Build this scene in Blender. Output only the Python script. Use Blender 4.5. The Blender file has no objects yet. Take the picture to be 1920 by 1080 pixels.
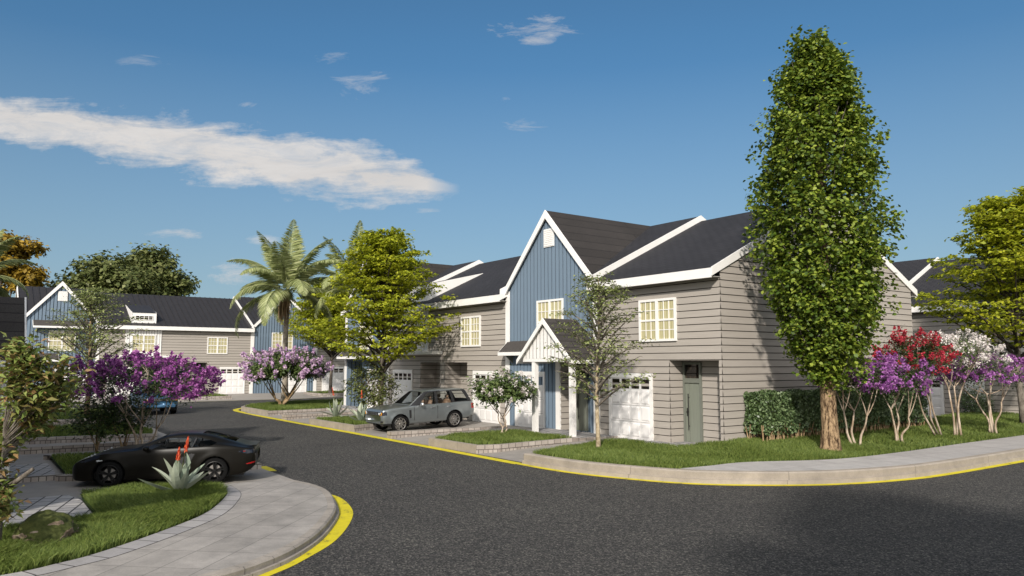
import bpy, bmesh, math, random
import numpy as np
from mathutils import Vector, Matrix

# ---------------------------------------------------------------- camera
scene = bpy.context.scene
col = scene.collection
PITCH = math.atan(140.0 / 1413.0)
YAW = math.radians(35.8)
cam_d = bpy.data.cameras.new("camera")
cam_d.sensor_width = 36.0
cam_d.lens = 36.0 * 1413.0 / 1920.0
cam_d.clip_start = 0.1
cam_d.clip_end = 3000.0
cam = bpy.data.objects.new("camera", cam_d)
col.objects.link(cam)
_f = Vector((-math.cos(YAW) * math.cos(PITCH), math.sin(YAW) * math.cos(PITCH), math.sin(PITCH)))
_r = Vector((math.sin(YAW), math.cos(YAW), 0.0))
_u = _r.cross(_f)
cam.matrix_world = Matrix(((_r.x, _u.x, -_f.x, 0.0), (_r.y, _u.y, -_f.y, 0.0), (_r.z, _u.z, -_f.z, 3.0), (0, 0, 0, 1)))
scene.camera = cam

# ---------------------------------------------------------------- sky, clouds, sun, exposure
SUN_EL = math.radians(30.0)
SUN_AZ = math.radians(137.0)          # clockwise from +Y
sun_dir = Vector((math.sin(SUN_AZ) * math.cos(SUN_EL), math.cos(SUN_AZ) * math.cos(SUN_EL), math.sin(SUN_EL)))
world = bpy.data.worlds.new("World")
scene.world = world
world.use_nodes = True


def build_sky():
    nt = world.node_tree
    nt.nodes.clear()
    N, Lk = nt.nodes, nt.links
    out = N.new("ShaderNodeOutputWorld")
    bg = N.new("ShaderNodeBackground")
    bg.inputs[1].default_value = 0.11
    sky = N.new("ShaderNodeTexSky")
    sky.sky_type = 'NISHITA'
    sky.sun_disc = False
    sky.sun_elevation = SUN_EL
    sky.sun_rotation = SUN_AZ
    sky.air_density = SKY_AIR
    sky.dust_density = SKY_DUST
    sky.ozone_density = SKY_OZONE
    tc = N.new("ShaderNodeTexCoord")

    def val(x):
        return x

    def m(op, a, b=None, c=None, clamp=False):
        n = N.new("ShaderNodeMath")
        n.operation = op
        n.use_clamp = clamp
        for i, x in enumerate((a, b, c)):
            if x is None:
                continue
            if isinstance(x, (int, float)):
                n.inputs[i].default_value = x
            else:
                Lk.new(x, n.inputs[i])
        return n.outputs[0]

    def dot(vec):
        n = N.new("ShaderNodeVectorMath")
        n.operation = 'DOT_PRODUCT'
        Lk.new(tc.outputs['Generated'], n.inputs[0])
        n.inputs[1].default_value = vec
        return n.outputs['Value']
    # cloud field: a flat deck seen towards the north-west, in compass directions
    d = m('MAXIMUM', dot((-0.811, 0.585, 0.0)), 0.02)
    u = m('DIVIDE', dot((0.585, 0.811, 0.0)), d)
    v = m('DIVIDE', dot((0.0, 0.0, 1.0)), d)
    comb = N.new("ShaderNodeCombineXYZ")
    Lk.new(u, comb.inputs[0]); Lk.new(v, comb.inputs[1])

    def noise(scale, detail, rough, stretch, rot, off=0.0, dist=0.0):
        mp = N.new("ShaderNodeMapping")
        mp.inputs['Rotation'].default_value = (0, 0, rot)
        mp.inputs['Scale'].default_value = stretch
        mp.inputs['Location'].default_value = (off, off * 0.7, 0)
        Lk.new(comb.outputs[0], mp.inputs[0])
        n = N.new("ShaderNodeTexNoise")
        n.inputs['Scale'].default_value = scale
        n.inputs['Detail'].default_value = detail
        n.inputs['Roughness'].default_value = rough
        n.inputs['Distortion'].default_value = dist
        Lk.new(mp.outputs[0], n.inputs['Vector'])
        return n.outputs[0]
    n1 = noise(8.0, 7.0, 0.64, (0.75, 3.6, 1.0), 0.17, 3.1, 0.5)
    n2 = noise(24.0, 6.0, 0.65, (1.0, 1.8, 1.0), 0.10, 7.7)
    n3 = noise(15.0, 8.0, 0.72, (0.8, 2.8, 1.0), 0.12, 11.3, 0.6)
    nn = m('ADD', m('MULTIPLY', n1, 0.62), m('MULTIPLY', n2, 0.38))
    # long band, falling to the right and ending in a frayed tip
    vc = m('MULTIPLY_ADD', u, -0.160, 0.2215)
    dv = m('SUBTRACT', v, vc)
    ramp = N.new("ShaderNodeValToRGB")
    ramp.color_ramp.interpolation = 'EASE'
    e = ramp.color_ramp.elements
    e[0].position = 0.0; e[0].color = (0.42, 0.42, 0.42, 1)
    e[1].position = 1.0; e[1].color = (0.0, 0.0, 0.0, 1)
    for p, c in ((0.18, 0.44), (0.45, 0.50), (0.62, 0.55), (0.75, 0.50), (0.84, 0.36), (0.93, 0.10)):
        x = e.new(p); x.color = (c, c, c, 1)
    Lk.new(m('MULTIPLY_ADD', u, 1.5, 1.05, clamp=True), ramp.inputs[0])
    hw = m('MULTIPLY', ramp.outputs[0], 0.092)
    q = m('DIVIDE', m('ABSOLUTE', dv), m('MAXIMUM', hw, 0.004))
    band = m('SUBTRACT', 1.0, q)
    band = m('ADD', band, m('MULTIPLY', m('SUBTRACT', nn, 0.5), 3.0))
    band = m('MULTIPLY', m('SUBTRACT', band, 0.08), 1.7, clamp=True)
    band = m('MULTIPLY', band, m('MULTIPLY', m('SUBTRACT', -0.070, u), 22.0, clamp=True))
    band = m('MULTIPLY', band, m('MULTIPLY_ADD', n3, 1.5, 0.20, clamp=True))
    total = band
    # small clouds: centre u, v, half-sizes, strength
    for (cu, cv, a, b, s) in SMALL_CLOUDS:
        du = m('DIVIDE', m('SUBTRACT', u, cu), a)
        dw = m('DIVIDE', m('SUBTRACT', v, cv), b)
        r = m('ADD', m('MULTIPLY', du, du), m('MULTIPLY', dw, dw))
        k = m('SUBTRACT', 1.0, r)
        k = m('ADD', k, m('MULTIPLY', m('SUBTRACT', n3 if b > 0.018 or s < 0.6 else nn, 0.5), 5.2))
        k = m('MULTIPLY', m('SUBTRACT', k, 0.62), 0.95, clamp=True)
        total = m('MAXIMUM', total, m('MULTIPLY', k, s))
    # nothing of this deck behind the viewer
    total = m('MULTIPLY', total, m('MULTIPLY', m('SUBTRACT', dot((-0.811, 0.585, 0.0)), 0.1), 6.0, clamp=True))
    # unseen broken bright cloud behind the viewer, added to fill the shade
    back = m('MULTIPLY', m('SUBTRACT', dot((0.811, -0.585, 0.25)), -0.02), 3.0, clamp=True)
    bn = N.new("ShaderNodeTexNoise"); bn.inputs['Scale'].default_value = 2.2; bn.inputs['Detail'].default_value = 6.0
    Lk.new(tc.outputs['Generated'], bn.inputs['Vector'])
    back = m('MULTIPLY', back, m('MULTIPLY', m('SUBTRACT', bn.outputs[0], 0.36), 5.0, clamp=True))
    ccol = N.new("ShaderNodeMixRGB")
    ccol.inputs[1].default_value = (*[x * 0.80 for x in CLOUD], 1)
    ccol.inputs[2].default_value = (*CLOUD, 1)
    Lk.new(m('MULTIPLY_ADD', m('SUBTRACT', n1, 0.3), 2.0, 0.1, clamp=True), ccol.inputs[0])
    hsv = N.new("ShaderNodeHueSaturation")
    hsv.inputs['Saturation'].default_value = 1.0
    hsv.inputs['Value'].default_value = 1.0
    hz = N.new("ShaderNodeValToRGB")          # thicker, duller air towards the horizon
    hz.color_ramp.elements[0].color = (0.57, 0.58, 0.57, 1); hz.color_ramp.elements[1].color = (0.47, 0.70, 0.73, 1)
    hz.color_ramp.elements[0].position = 0.03; hz.color_ramp.elements[1].position = 0.40
    Lk.new(dot((0.0, 0.0, 1.0)), hz.inputs[0])
    hm = N.new("ShaderNodeMixRGB"); hm.blend_type = 'MULTIPLY'; hm.inputs[0].default_value = 1.0
    Lk.new(sky.outputs[0], hsv.inputs['Color'])
    pale = N.new("ShaderNodeMixRGB")         # pale haze low over the horizon
    Lk.new(m('MULTIPLY', m('SUBTRACT', 1.0, m('MULTIPLY', dot((0.0, 0.0, 1.0)), 2.7), clamp=True), 0.78), pale.inputs[0])
    pale.inputs[2].default_value = (2.05, 2.95, 3.65, 1)
    Lk.new(hm.outputs[0], pale.inputs[1])
    mix = N.new("ShaderNodeMixRGB")
    Lk.new(total, mix.inputs[0])
    Lk.new(hsv.outputs[0], hm.inputs[1]); Lk.new(hz.outputs[0], hm.inputs[2])
    Lk.new(pale.outputs[0], mix.inputs[1])
    Lk.new(ccol.outputs[0], mix.inputs[2])
    mixb = N.new("ShaderNodeMixRGB")
    Lk.new(back, mixb.inputs[0]); Lk.new(mix.outputs[0], mixb.inputs[1]); mixb.inputs[2].default_value = (13.0, 12.6, 12.1, 1)
    Lk.new(mixb.outputs[0], bg.inputs[0])
    Lk.new(bg.outputs[0], out.inputs[0])


SKY_AIR, SKY_DUST, SKY_OZONE = 1.0, 0.3, 4.0
CLOUD = (5.4, 5.25, 5.15)
SMALL_CLOUDS = [
    (-0.447, 0.172, 0.060, 0.014, 0.75), (-0.335, 0.163, 0.028, 0.010, 0.7), (-0.372, 0.120, 0.042, 0.022, 0.75),
    (0.028, 0.462, 0.070, 0.022, 0.55), (0.030, 0.440, 0.03, 0.012, 0.5), (0.020, 0.325, 0.045, 0.014, 0.5),
    (-0.245, 0.416, 0.035, 0.014, 0.40), (-0.500, 0.414, 0.05, 0.012, 0.28), (-0.115, 0.204, 0.035, 0.006, 0.65),
    (-0.090, 0.225, 0.055, 0.012, 0.4), (-0.005, 0.359, 0.018, 0.005, 0.5), (-0.36, 0.350, 0.02, 0.006, 0.4),
    (-0.205, 0.375, 0.05, 0.03, 0.4),
]
build_sky()
sun_l = bpy.data.lights.new("sun", 'SUN')
sun_l.energy = 3.7
sun_l.angle = math.radians(2.0)
sun_l.color = (1.0, 0.935, 0.85)
sun = bpy.data.objects.new("sun", sun_l)
col.objects.link(sun)
sun.rotation_mode = 'QUATERNION'
sun.rotation_quaternion = sun_dir.to_track_quat('Z', 'Y')
sun.location = sun_dir * 60
scene.view_settings.view_transform = 'Standard'
scene.view_settings.look = 'None'
scene.view_settings.gamma = 1.0
scene.view_settings.exposure = 0.35
scene.view_settings.use_curve_mapping = False
scene.cycles.max_bounces = 6
scene.cycles.transparent_max_bounces = 12


# ---------------------------------------------------------------- helpers: materials
def srgb(r, g, b):
    def f(c):
        c /= 255.0
        return c / 12.92 if c <= 0.04045 else ((c + 0.055) / 1.055) ** 2.4
    return (f(r), f(g), f(b))


class NT:
    def __init__(self, name):
        self.m = bpy.data.materials.new(name)
        self.m.use_nodes = True
        self.nt = self.m.node_tree
        self.b = self.nt.nodes['Principled BSDF']
        self.out = self.nt.nodes['Material Output']
        self.co = self.nt.nodes.new("ShaderNodeTexCoord")

    def n(self, t, **kw):
        x = self.nt.nodes.new(t)
        for k, v in kw.items():
            setattr(x, k, v)
        return x

    def l(self, a, b):
        self.nt.links.new(a, b)

    def noise(self, scale, detail=4.0, rough=0.55, vec=None, stretch=None):
        x = self.n("ShaderNodeTexNoise")
        x.inputs['Scale'].default_value = scale
        x.inputs['Detail'].default_value = detail
        x.inputs['Roughness'].default_value = rough
        v = vec or self.co.outputs['Object']
        if stretch:
            mp = self.n("ShaderNodeMapping")
            mp.inputs['Scale'].default_value = stretch
            self.l(v, mp.inputs[0])
            v = mp.outputs[0]
        self.l(v, x.inputs['Vector'])
        return x.outputs[0]

    def ramp(self, fac, stops):
        r = self.n("ShaderNodeValToRGB")
        e = r.color_ramp.elements
        while len(e) < len(stops):
            e.new(0.5)
        for i, (p, c) in enumerate(stops):
            e[i].position = p
            e[i].color = (*c, 1.0) if len(c) == 3 else c
        self.l(fac, r.inputs[0])
        return r.outputs[0]

    def mix(self, fac, a, b, mode='MIX'):
        r = self.n("ShaderNodeMixRGB", blend_type=mode)
        for s, x in ((0, fac), (1, a), (2, b)):
            if isinstance(x, (int, float)):
                r.inputs[s].default_value = x if s == 0 else (x, x, x, 1)
            elif isinstance(x, tuple):
                r.inputs[s].default_value = (*x, 1.0)
            else:
                self.l(x, r.inputs[s])
        return r.outputs[0]

    def bump(self, h, strength=0.3, dist=0.02):
        x = self.n("ShaderNodeBump")
        x.inputs['Strength'].default_value = strength
        x.inputs['Distance'].default_value = dist
        self.l(h, x.inputs['Height'])
        self.l(x.outputs[0], self.b.inputs['Normal'])

    def color(self, c):
        if isinstance(c, tuple):
            self.b.inputs['Base Color'].default_value = (*c, 1.0)
        else:
            self.l(c, self.b.inputs['Base Color'])

    def set(self, rough=0.6, spec=0.5, metal=0.0):
        self.b.inputs['Roughness'].default_value = rough
        self.b.inputs['Specular IOR Level'].default_value = spec
        self.b.inputs['Metallic'].default_value = metal


def mul(c, k):
    return tuple(min(1.0, x * k) for x in c)


def paint(name, c, var=0.12, scale=3.0, rough=0.55, spec=0.4, bump=0.0, stretch=None, fine=40.0):
    t = NT(name)
    f = t.noise(scale, 5, 0.6, stretch=stretch)
    t.color(t.ramp(f, [(0.25, mul(c, 1 - var)), (0.75, mul(c, 1 + var))]))
    t.set(rough, spec)
    if bump:
        t.bump(t.noise(fine, 4, 0.6, stretch=stretch), bump, 0.01)
    return t.m


def leaf_mat(name, cols, trans=0.35, rough=0.5, spec=0.3):
    t = NT(name)
    g = t.n("ShaderNodeNewGeometry")
    n = len(cols)
    t.color(t.ramp(g.outputs['Random Per Island'], [(i / max(1, n - 1), c) for i, c in enumerate(cols)]))
    t.set(rough, spec)
    if trans > 0:
        tr = t.n("ShaderNodeBsdfTranslucent")
        t.l(t.ramp(g.outputs['Random Per Island'], [(i / max(1, n - 1), mul(c, 1.25)) for i, c in enumerate(cols)]), tr.inputs[0])
        mx = t.n("ShaderNodeMixShader")
        mx.inputs[0].default_value = trans
        t.l(t.b.outputs[0], mx.inputs[1]); t.l(tr.outputs[0], mx.inputs[2])
        t.l(mx.outputs[0], t.out.inputs[0])
    return t.m


M = {}
M['siding'] = paint('taupe_siding', (0.338, 0.306, 0.270), 0.09, 1.6, 0.62, 0.3, 0.12, (0.5, 0.5, 9.0), 30)
M['gap'] = paint('board_gap', (0.030, 0.024, 0.020), 0.1, 3, 0.9, 0.1)
M['blue'] = paint('blue_boards', (0.152, 0.205, 0.264), 0.07, 1.5, 0.6, 0.3, 0.08, (9.0, 9.0, 0.5), 30)
M['bluegap'] = paint('blue_board_gap', (0.016, 0.023, 0.034), 0.1, 3, 0.9, 0.1)
M['white'] = paint('white_paint', (0.76, 0.74, 0.71), 0.05, 2.2, 0.5, 0.4, 0.05)
M['whitegap'] = paint('white_board_gap', (0.07, 0.07, 0.07), 0.1, 3, 0.9, 0.1)
M['garage'] = paint('garage_white', (0.74, 0.72, 0.70), 0.07, 1.4, 0.5, 0.35, 0.05)
M['door'] = paint('door_grey_green', (0.175, 0.19, 0.155), 0.12, 2.0, 0.5, 0.4, 0.12, (14, 14, 0.8), 20)
M['doorframe'] = paint('door_frame_grey', (0.15, 0.16, 0.135), 0.08, 2.0, 0.5, 0.4)
M['black'] = paint('black_metal', (0.012, 0.012, 0.012), 0.1, 4, 0.4, 0.5)
M['awning'] = paint('awning_felt', (0.060, 0.054, 0.050), 0.2, 9, 0.9, 0.2, 0.3)
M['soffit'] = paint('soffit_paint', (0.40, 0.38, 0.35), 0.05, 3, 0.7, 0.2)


def shingle(name, base, bw, rh, spec=0.28):
    t = NT(name)
    br = t.n("ShaderNodeTexBrick", offset=0.5)
    br.inputs['Scale'].default_value = 1.0
    br.inputs['Brick Width'].default_value = bw
    br.inputs['Row Height'].default_value = rh
    br.inputs['Mortar Size'].default_value = 0.022
    br.inputs['Mortar Smooth'].default_value = 0.4
    br.inputs['Color1'].default_value = (*mul(base, 0.90), 1)
    br.inputs['Color2'].default_value = (*mul(base, 1.12), 1)
    br.inputs['Mortar'].default_value = (*mul(base, 0.35), 1)
    t.l(t.co.outputs['UV'], br.inputs['Vector'])
    nz = t.noise(26, 4, 0.7)
    c = t.mix(0.5, br.outputs['Color'], t.ramp(nz, [(0.3, (0.5, 0.5, 0.5)), (0.7, (1.4, 1.4, 1.4))]), 'MULTIPLY')
    big = t.noise(0.5, 3, 0.6)
    t.color(t.mix(0.6, c, t.ramp(big, [(0.3, (0.75, 0.75, 0.75)), (0.7, (1.2, 1.2, 1.2))]), 'MULTIPLY'))
    # each course ramps up towards its lower edge
    sp = t.n("ShaderNodeSeparateXYZ"); t.l(t.co.outputs['UV'], sp.inputs[0])
    md = t.n("ShaderNodeMath", operation='MODULO'); t.l(sp.outputs[1], md.inputs[0]); md.inputs[1].default_value = rh
    hh = t.n("ShaderNodeMath", operation='MULTIPLY_ADD'); t.l(md.outputs[0], hh.inputs[0]); hh.inputs[1].default_value = -1.6 / rh * 0.5
    t.l(nz, hh.inputs[2])
    t.bump(hh.outputs[0], 0.55, 0.02)
    t.set(0.82, spec)
    return t.m


M['shingle'] = shingle('black_shingles', (0.027, 0.026, 0.029), 0.42, 0.235)
M['shingle_brown'] = shingle('brown_black_shingles', (0.032, 0.028, 0.026), 9.0, 0.52)
M['seam'] = paint('black_seam_metal', (0.022, 0.020, 0.021), 0.15, 1.5, 0.6, 0.4)
M['plain_roof'] = shingle('grey_porch_felt', (0.045, 0.040, 0.037), 1.2, 0.35)


def blind_mat():
    t = NT('window_blind')
    sp = t.n("ShaderNodeSeparateXYZ"); t.l(t.co.outputs['Object'], sp.inputs[0])
    w = t.n("ShaderNodeTexWave", wave_type='BANDS', bands_direction='X')
    w.inputs['Scale'].default_value = 3.2
    w.inputs['Distortion'].default_value = 1.2
    t.l(t.co.outputs['Object'], w.inputs['Vector'])
    t.color(t.ramp(w.outputs[0], [(0.1, (0.36, 0.325, 0.17)), (0.9, (0.52, 0.475, 0.28))]))
    t.set(0.30, 0.5)
    t.b.inputs['Coat Weight'].default_value = 0.6
    t.b.inputs['Coat Roughness'].default_value = 0.05
    return t.m


M['blind'] = blind_mat()


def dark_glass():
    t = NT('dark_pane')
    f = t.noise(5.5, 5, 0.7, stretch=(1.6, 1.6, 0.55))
    t.color(t.ramp(f, [(0.50, (0.008, 0.006, 0.005)), (0.62, (0.05, 0.036, 0.022)), (0.72, (0.22, 0.19, 0.14))]))  # pale mottling paints a streaky reflection into the glass colour
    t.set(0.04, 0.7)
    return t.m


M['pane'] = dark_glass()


def asphalt():
    t = NT('asphalt')
    v = t.n("ShaderNodeTexVoronoi"); v.inputs['Scale'].default_value = 42.0
    t.l(t.co.outputs['Object'], v.inputs['Vector'])
    v2 = t.n("ShaderNodeTexVoronoi"); v2.inputs['Scale'].default_value = 95.0
    t.l(t.co.outputs['Object'], v2.inputs['Vector'])
    sep = t.n("ShaderNodeSeparateColor"); t.l(v.outputs['Color'], sep.inputs[0])
    c = t.ramp(sep.outputs[0], [(0.0, (0.016, 0.016, 0.017)), (0.45, (0.040, 0.039, 0.038)), (0.80, (0.064, 0.061, 0.057)), (0.92, (0.13, 0.122, 0.11))])
    big = t.noise(0.35, 5, 0.65)
    mid = t.noise(11.0, 7, 0.8)
    c = t.mix(0.8, c, t.ramp(big, [(0.3, (0.80, 0.80, 0.82)), (0.7, (1.15, 1.15, 1.12))]), 'MULTIPLY')
    c = t.mix(0.9, c, t.ramp(mid, [(0.35, (0.70, 0.70, 0.72)), (0.5, (1.42, 1.42, 1.42)), (0.66, (2.2, 2.15, 2.05))]), 'MULTIPLY')
    t.color(c)
    ad = t.n("ShaderNodeMath", operation='ADD'); t.l(v.outputs[0], ad.inputs[0]); t.l(v2.outputs[0], ad.inputs[1])
    ad2 = t.n("ShaderNodeMath", operation='ADD'); t.l(ad.outputs[0], ad2.inputs[0]); t.l(mid, ad2.inputs[1])
    t.bump(ad2.outputs[0], 0.8, 0.035)
    t.set(0.85, 0.25)
    return t.m


M['asphalt'] = asphalt()


def slabs(name, c1, c2, mortar, bw, rh, ms, rot=0.0, offset=0.5, uv=False, rough=0.7, stain=0.5, bias=0.0, squash=1.0):
    t = NT(name)
    mp = t.n("ShaderNodeMapping"); mp.inputs['Rotation'].default_value = (0, 0, rot)
    t.l(t.co.outputs['UV' if uv else 'Object'], mp.inputs[0])
    br = t.n("ShaderNodeTexBrick", offset=offset, squash=squash, squash_frequency=3)
    br.inputs['Scale'].default_value = 1.0
    br.inputs['Brick Width'].default_value = bw
    br.inputs['Row Height'].default_value = rh
    br.inputs['Mortar Size'].default_value = ms
    br.inputs['Mortar Smooth'].default_value = 0.15
    br.inputs['Bias'].default_value = bias
    br.inputs['Color1'].default_value = (*c1, 1)
    br.inputs['Color2'].default_value = (*c2, 1)
    br.inputs['Mortar'].default_value = (*mortar, 1)
    t.l(mp.outputs[0], br.inputs['Vector'])
    n1 = t.noise(2.2, 6, 0.65)
    n2 = t.noise(38.0, 4, 0.6)
    c = t.mix(stain, br.outputs['Color'], t.ramp(n1, [(0.3, (0.72, 0.71, 0.70)), (0.7, (1.22, 1.2, 1.18))]), 'MULTIPLY')
    c = t.mix(0.5, c, t.ramp(n2, [(0.3, (0.82, 0.82, 0.82)), (0.7, (1.16, 1.16, 1.16))]), 'MULTIPLY')
    t.color(c)
    mm = t.n("ShaderNodeMath", operation='MULTIPLY_ADD'); t.l(br.outputs['Fac'], mm.inputs[0]); mm.inputs[1].default_value = -0.8
    t.l(n2, mm.inputs[2])
    t.bump(mm.outputs[0], 0.35, 0.012)
    t.set(rough, 0.3)
    return t.m


M['sidewalk'] = slabs('sidewalk_slabs', (0.255, 0.24, 0.222), (0.30, 0.282, 0.262), (0.15, 0.14, 0.13), 0.92, 0.62, 0.008, 0.75, 0.0, stain=0.85)
M['sidewalk_right'] = slabs('pale_sidewalk', (0.34, 0.325, 0.315), (0.37, 0.355, 0.345), (0.20, 0.19, 0.18), 1.5, 1.5, 0.010, 0.1, 0.0)
M['concrete'] = slabs('driveway_concrete', (0.25, 0.232, 0.212), (0.27, 0.25, 0.228), (0.19, 0.175, 0.16), 3.2, 2.6, 0.010, 0.0, 0.0)
M['pavers'] = slabs('grey_pavers', (0.25, 0.245, 0.25), (0.40, 0.385, 0.37), (0.035, 0.033, 0.032), 0.46, 0.30, 0.018, 0.30, 0.37, squash=0.6)
M['edgers'] = slabs('paver_edging', (0.26, 0.25, 0.25), (0.35, 0.335, 0.325), (0.05, 0.045, 0.045), 0.52, 0.60, 0.014, 0.0, 0.5, uv=True)
M['brickside'] = slabs('pale_block_wall', (0.29, 0.25, 0.22), (0.43, 0.39, 0.35), (0.10, 0.085, 0.075), 0.30, 0.145, 0.012, 0.0, 0.5, uv=True, squash=0.55)
M['kerb'] = slabs('kerb_concrete', (0.285, 0.25, 0.21), (0.315, 0.278, 0.232), (0.19, 0.165, 0.14), 4.0, 5.0, 0.012, 0.0, 0.0, uv=True, stain=0.7)
M['kerb_grey'] = slabs('kerb_grey_concrete', (0.27, 0.245, 0.215), (0.31, 0.28, 0.245), (0.16, 0.145, 0.13), 0.62, 5.0, 0.010, 0.0, 0.0, uv=True, stain=0.9)
M['soil'] = paint('lawn_soil', (0.030, 0.048, 0.014), 0.35, 3.0, 0.95, 0.1, 0.4)
M['ground'] = paint('dry_earth', (0.085, 0.095, 0.050), 0.3, 0.4, 0.95, 0.1)


def yellow_paint():
    t = NT('yellow_road_paint')
    n1 = t.noise(3.0, 6, 0.7)
    n2 = t.noise(22.0, 4, 0.7)
    ad = t.n("ShaderNodeMath", operation='MULTIPLY_ADD'); t.l(n2, ad.inputs[0]); ad.inputs[1].default_value = 0.45; t.l(n1, ad.inputs[2])
    t.color(t.ramp(ad.outputs[0], [(0.54, (0.075, 0.068, 0.035)), (0.62, (0.50, 0.42, 0.014)), (1.0, (0.66, 0.56, 0.014))]))
    t.set(0.6, 0.3)
    t.bump(n2, 0.2, 0.01)
    return t.m


M['yellow'] = yellow_paint()


def bark(name, c1, c2, vs=1.0, scale=9.0, bump=0.8):
    t = NT(name)
    f = t.noise(scale, 6, 0.7, stretch=(1.0, 1.0, 0.22 * vs))
    t.color(t.ramp(f, [(0.40, c1), (0.58, c2)]))
    t.set(0.9, 0.15)
    t.bump(f, bump, 0.04)
    return t.m


M['bark_brown'] = bark('poplar_bark', (0.040, 0.022, 0.012), (0.36, 0.25, 0.145), 1.3, 13.0, 1.0)
M['bark_grey'] = bark('grey_bark', (0.075, 0.062, 0.05), (0.20, 0.175, 0.145), 2.0, 6.0, 0.5)
M['bark_pale'] = bark('pale_smooth_bark', (0.26, 0.19, 0.13), (0.50, 0.41, 0.32), 1.2, 5.0, 0.3)
M['bark_tan'] = bark('tan_bark', (0.18, 0.115, 0.06), (0.36, 0.26, 0.15), 1.2, 7.0, 0.4)
M['bark_mottled'] = bark('mottled_bark', (0.20, 0.15, 0.09), (0.46, 0.38, 0.26), 3.5, 5.0, 0.3)
M['bark_dark'] = bark('dark_twigs', (0.030, 0.024, 0.020), (0.085, 0.07, 0.055), 2.0, 6.0, 0.3)
M['palm_trunk'] = bark('palm_trunk', (0.15, 0.125, 0.095), (0.33, 0.29, 0.23), 6.0, 3.0, 0.4)
M['thatch'] = bark('dry_fronds', (0.22, 0.14, 0.07), (0.45, 0.32, 0.19), 0.5, 7.0, 0.4)


# ---------------------------------------------------------------- helpers: meshes and objects
class MB:
    """collects faces (with a material slot and optional uv) and links them as one mesh object"""

    def __init__(self):
        self.v, self.f, self.m, self.uv = [], [], [], []
        self.has_uv = False

    def face(self, pts, m=0, uv=None):
        i = len(self.v)
        self.v.extend([tuple(p) for p in pts])
        self.f.append(tuple(range(i, i + len(pts))))
        self.m.append(m)
        if uv is not None:
            self.has_uv = True
        self.uv.append(uv)

    def box(self, x0, x1, y0, y1, z0, z1, m=0):
        p = [(x0, y0, z0), (x1, y0, z0), (x1, y1, z0), (x0, y1, z0), (x0, y0, z1), (x1, y0, z1), (x1, y1, z1), (x0, y1, z1)]
        for q in ((0, 3, 2, 1), (4, 5, 6, 7), (0, 1, 5, 4), (1, 2, 6, 5), (2, 3, 7, 6), (3, 0, 4, 7)):
            self.face([p[i] for i in q], m)

    def prism(self, pts, off, m=0):
        """polygon pts (3-d) swept by the vector off"""
        q = [tuple(a + b for a, b in zip(p, off)) for p in pts]
        self.face(pts[::-1], m)
        self.face(q, m)
        n = len(pts)
        for i in range(n):
            j = (i + 1) % n
            self.face([pts[i], pts[j], q[j], q[i]], m)

    def tube(self, pts, rad, n=6, m=0, cap=True):
        P = [Vector(p) for p in pts]
        rings = []
        ref = None
        for i, p in enumerate(P):
            t = (P[min(i + 1, len(P) - 1)] - P[max(i - 1, 0)])
            if t.length < 1e-9:
                t = Vector((0, 0, 1))
            t.normalize()
            if ref is None:
                ref = t.orthogonal().normalized()
            else:
                ref = (ref - t * ref.dot(t))
                ref = ref.normalized() if ref.length > 1e-6 else t.orthogonal().normalized()
            bi = t.cross(ref)
            r = rad[i] if hasattr(rad, '__len__') else rad
            base = len(self.v)
            for k in range(n):
                a = 2 * math.pi * k / n
                self.v.append(tuple(p + ref * (math.cos(a) * r) + bi * (math.sin(a) * r)))
            rings.append(base)
        for a, b in zip(rings[:-1], rings[1:]):
            for k in range(n):
                k2 = (k + 1) % n
                self.f.append((a + k, a + k2, b + k2, b + k)); self.m.append(m); self.uv.append(None)
        if cap:
            self.f.append(tuple(rings[0] + k for k in range(n))[::-1]); self.m.append(m); self.uv.append(None)
            self.f.append(tuple(rings[-1] + k for k in range(n))); self.m.append(m); self.uv.append(None)

    def lathe(self, prof, c, axis='z', n=24, m=0):
        """profile of (radius, height) turned about an axis through c"""
        rings = []
        for r, h in prof:
            base = len(self.v)
            for k in range(n):
                a = 2 * math.pi * k / n
                x, y = r * math.cos(a), r * math.sin(a)
                p = (c[0] + x, c[1] + y, c[2] + h) if axis == 'z' else (c[0] + h, c[1] + x, c[2] + y)
                self.v.append(p)
            rings.append(base)
        for a, b in zip(rings[:-1], rings[1:]):
            for k in range(n):
                k2 = (k + 1) % n
                self.f.append((a + k, a + k2, b + k2, b + k)); self.m.append(m); self.uv.append(None)

    def add(self, verts, faces, m=0):
        i = len(self.v)
        self.v.extend([tuple(p) for p in verts])
        for f in faces:
            self.f.append(tuple(i + k for k in f)); self.m.append(m); self.uv.append(None)

    def build(self, name, mats, parent=None, smooth=False, loc=None):
        me = bpy.data.meshes.new(name)
        me.from_pydata(self.v, [], self.f)
        mats = mats if isinstance(mats, (list, tuple)) else [mats]
        for x in mats:
            me.materials.append(M[x] if isinstance(x, str) else x)
        me.polygons.foreach_set('material_index', self.m)
        if self.has_uv:
            lay = me.uv_layers.new(name='uv')
            flat = []
            for f, u in zip(self.f, self.uv):
                for k in range(len(f)):
                    flat.extend(u[k] if u is not None else (0.0, 0.0))
            lay.data.foreach_set('uv', flat)
        if smooth:
            me.polygons.foreach_set('use_smooth', [True] * len(self.f))
        me.update()
        o = bpy.data.objects.new(name, me)
        col.objects.link(o)
        if parent is not None:
            o.parent = parent
        if loc is not None:
            o.location = loc
        return o


def tag(o, label=None, cat=None, group=None, kind=None):
    if label: o['label'] = label
    if cat: o['category'] = cat
    if group: o['group'] = group
    if kind: o['kind'] = kind
    return o


def thing(name, label, cat, loc=(0, 0, 0), rz=0.0, group=None):
    o = bpy.data.objects.new(name, None)
    o.empty_display_size = 0.3
    col.objects.link(o)
    o.location = loc
    o.rotation_euler = (0, 0, rz)
    return tag(o, label, cat, group)


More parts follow.
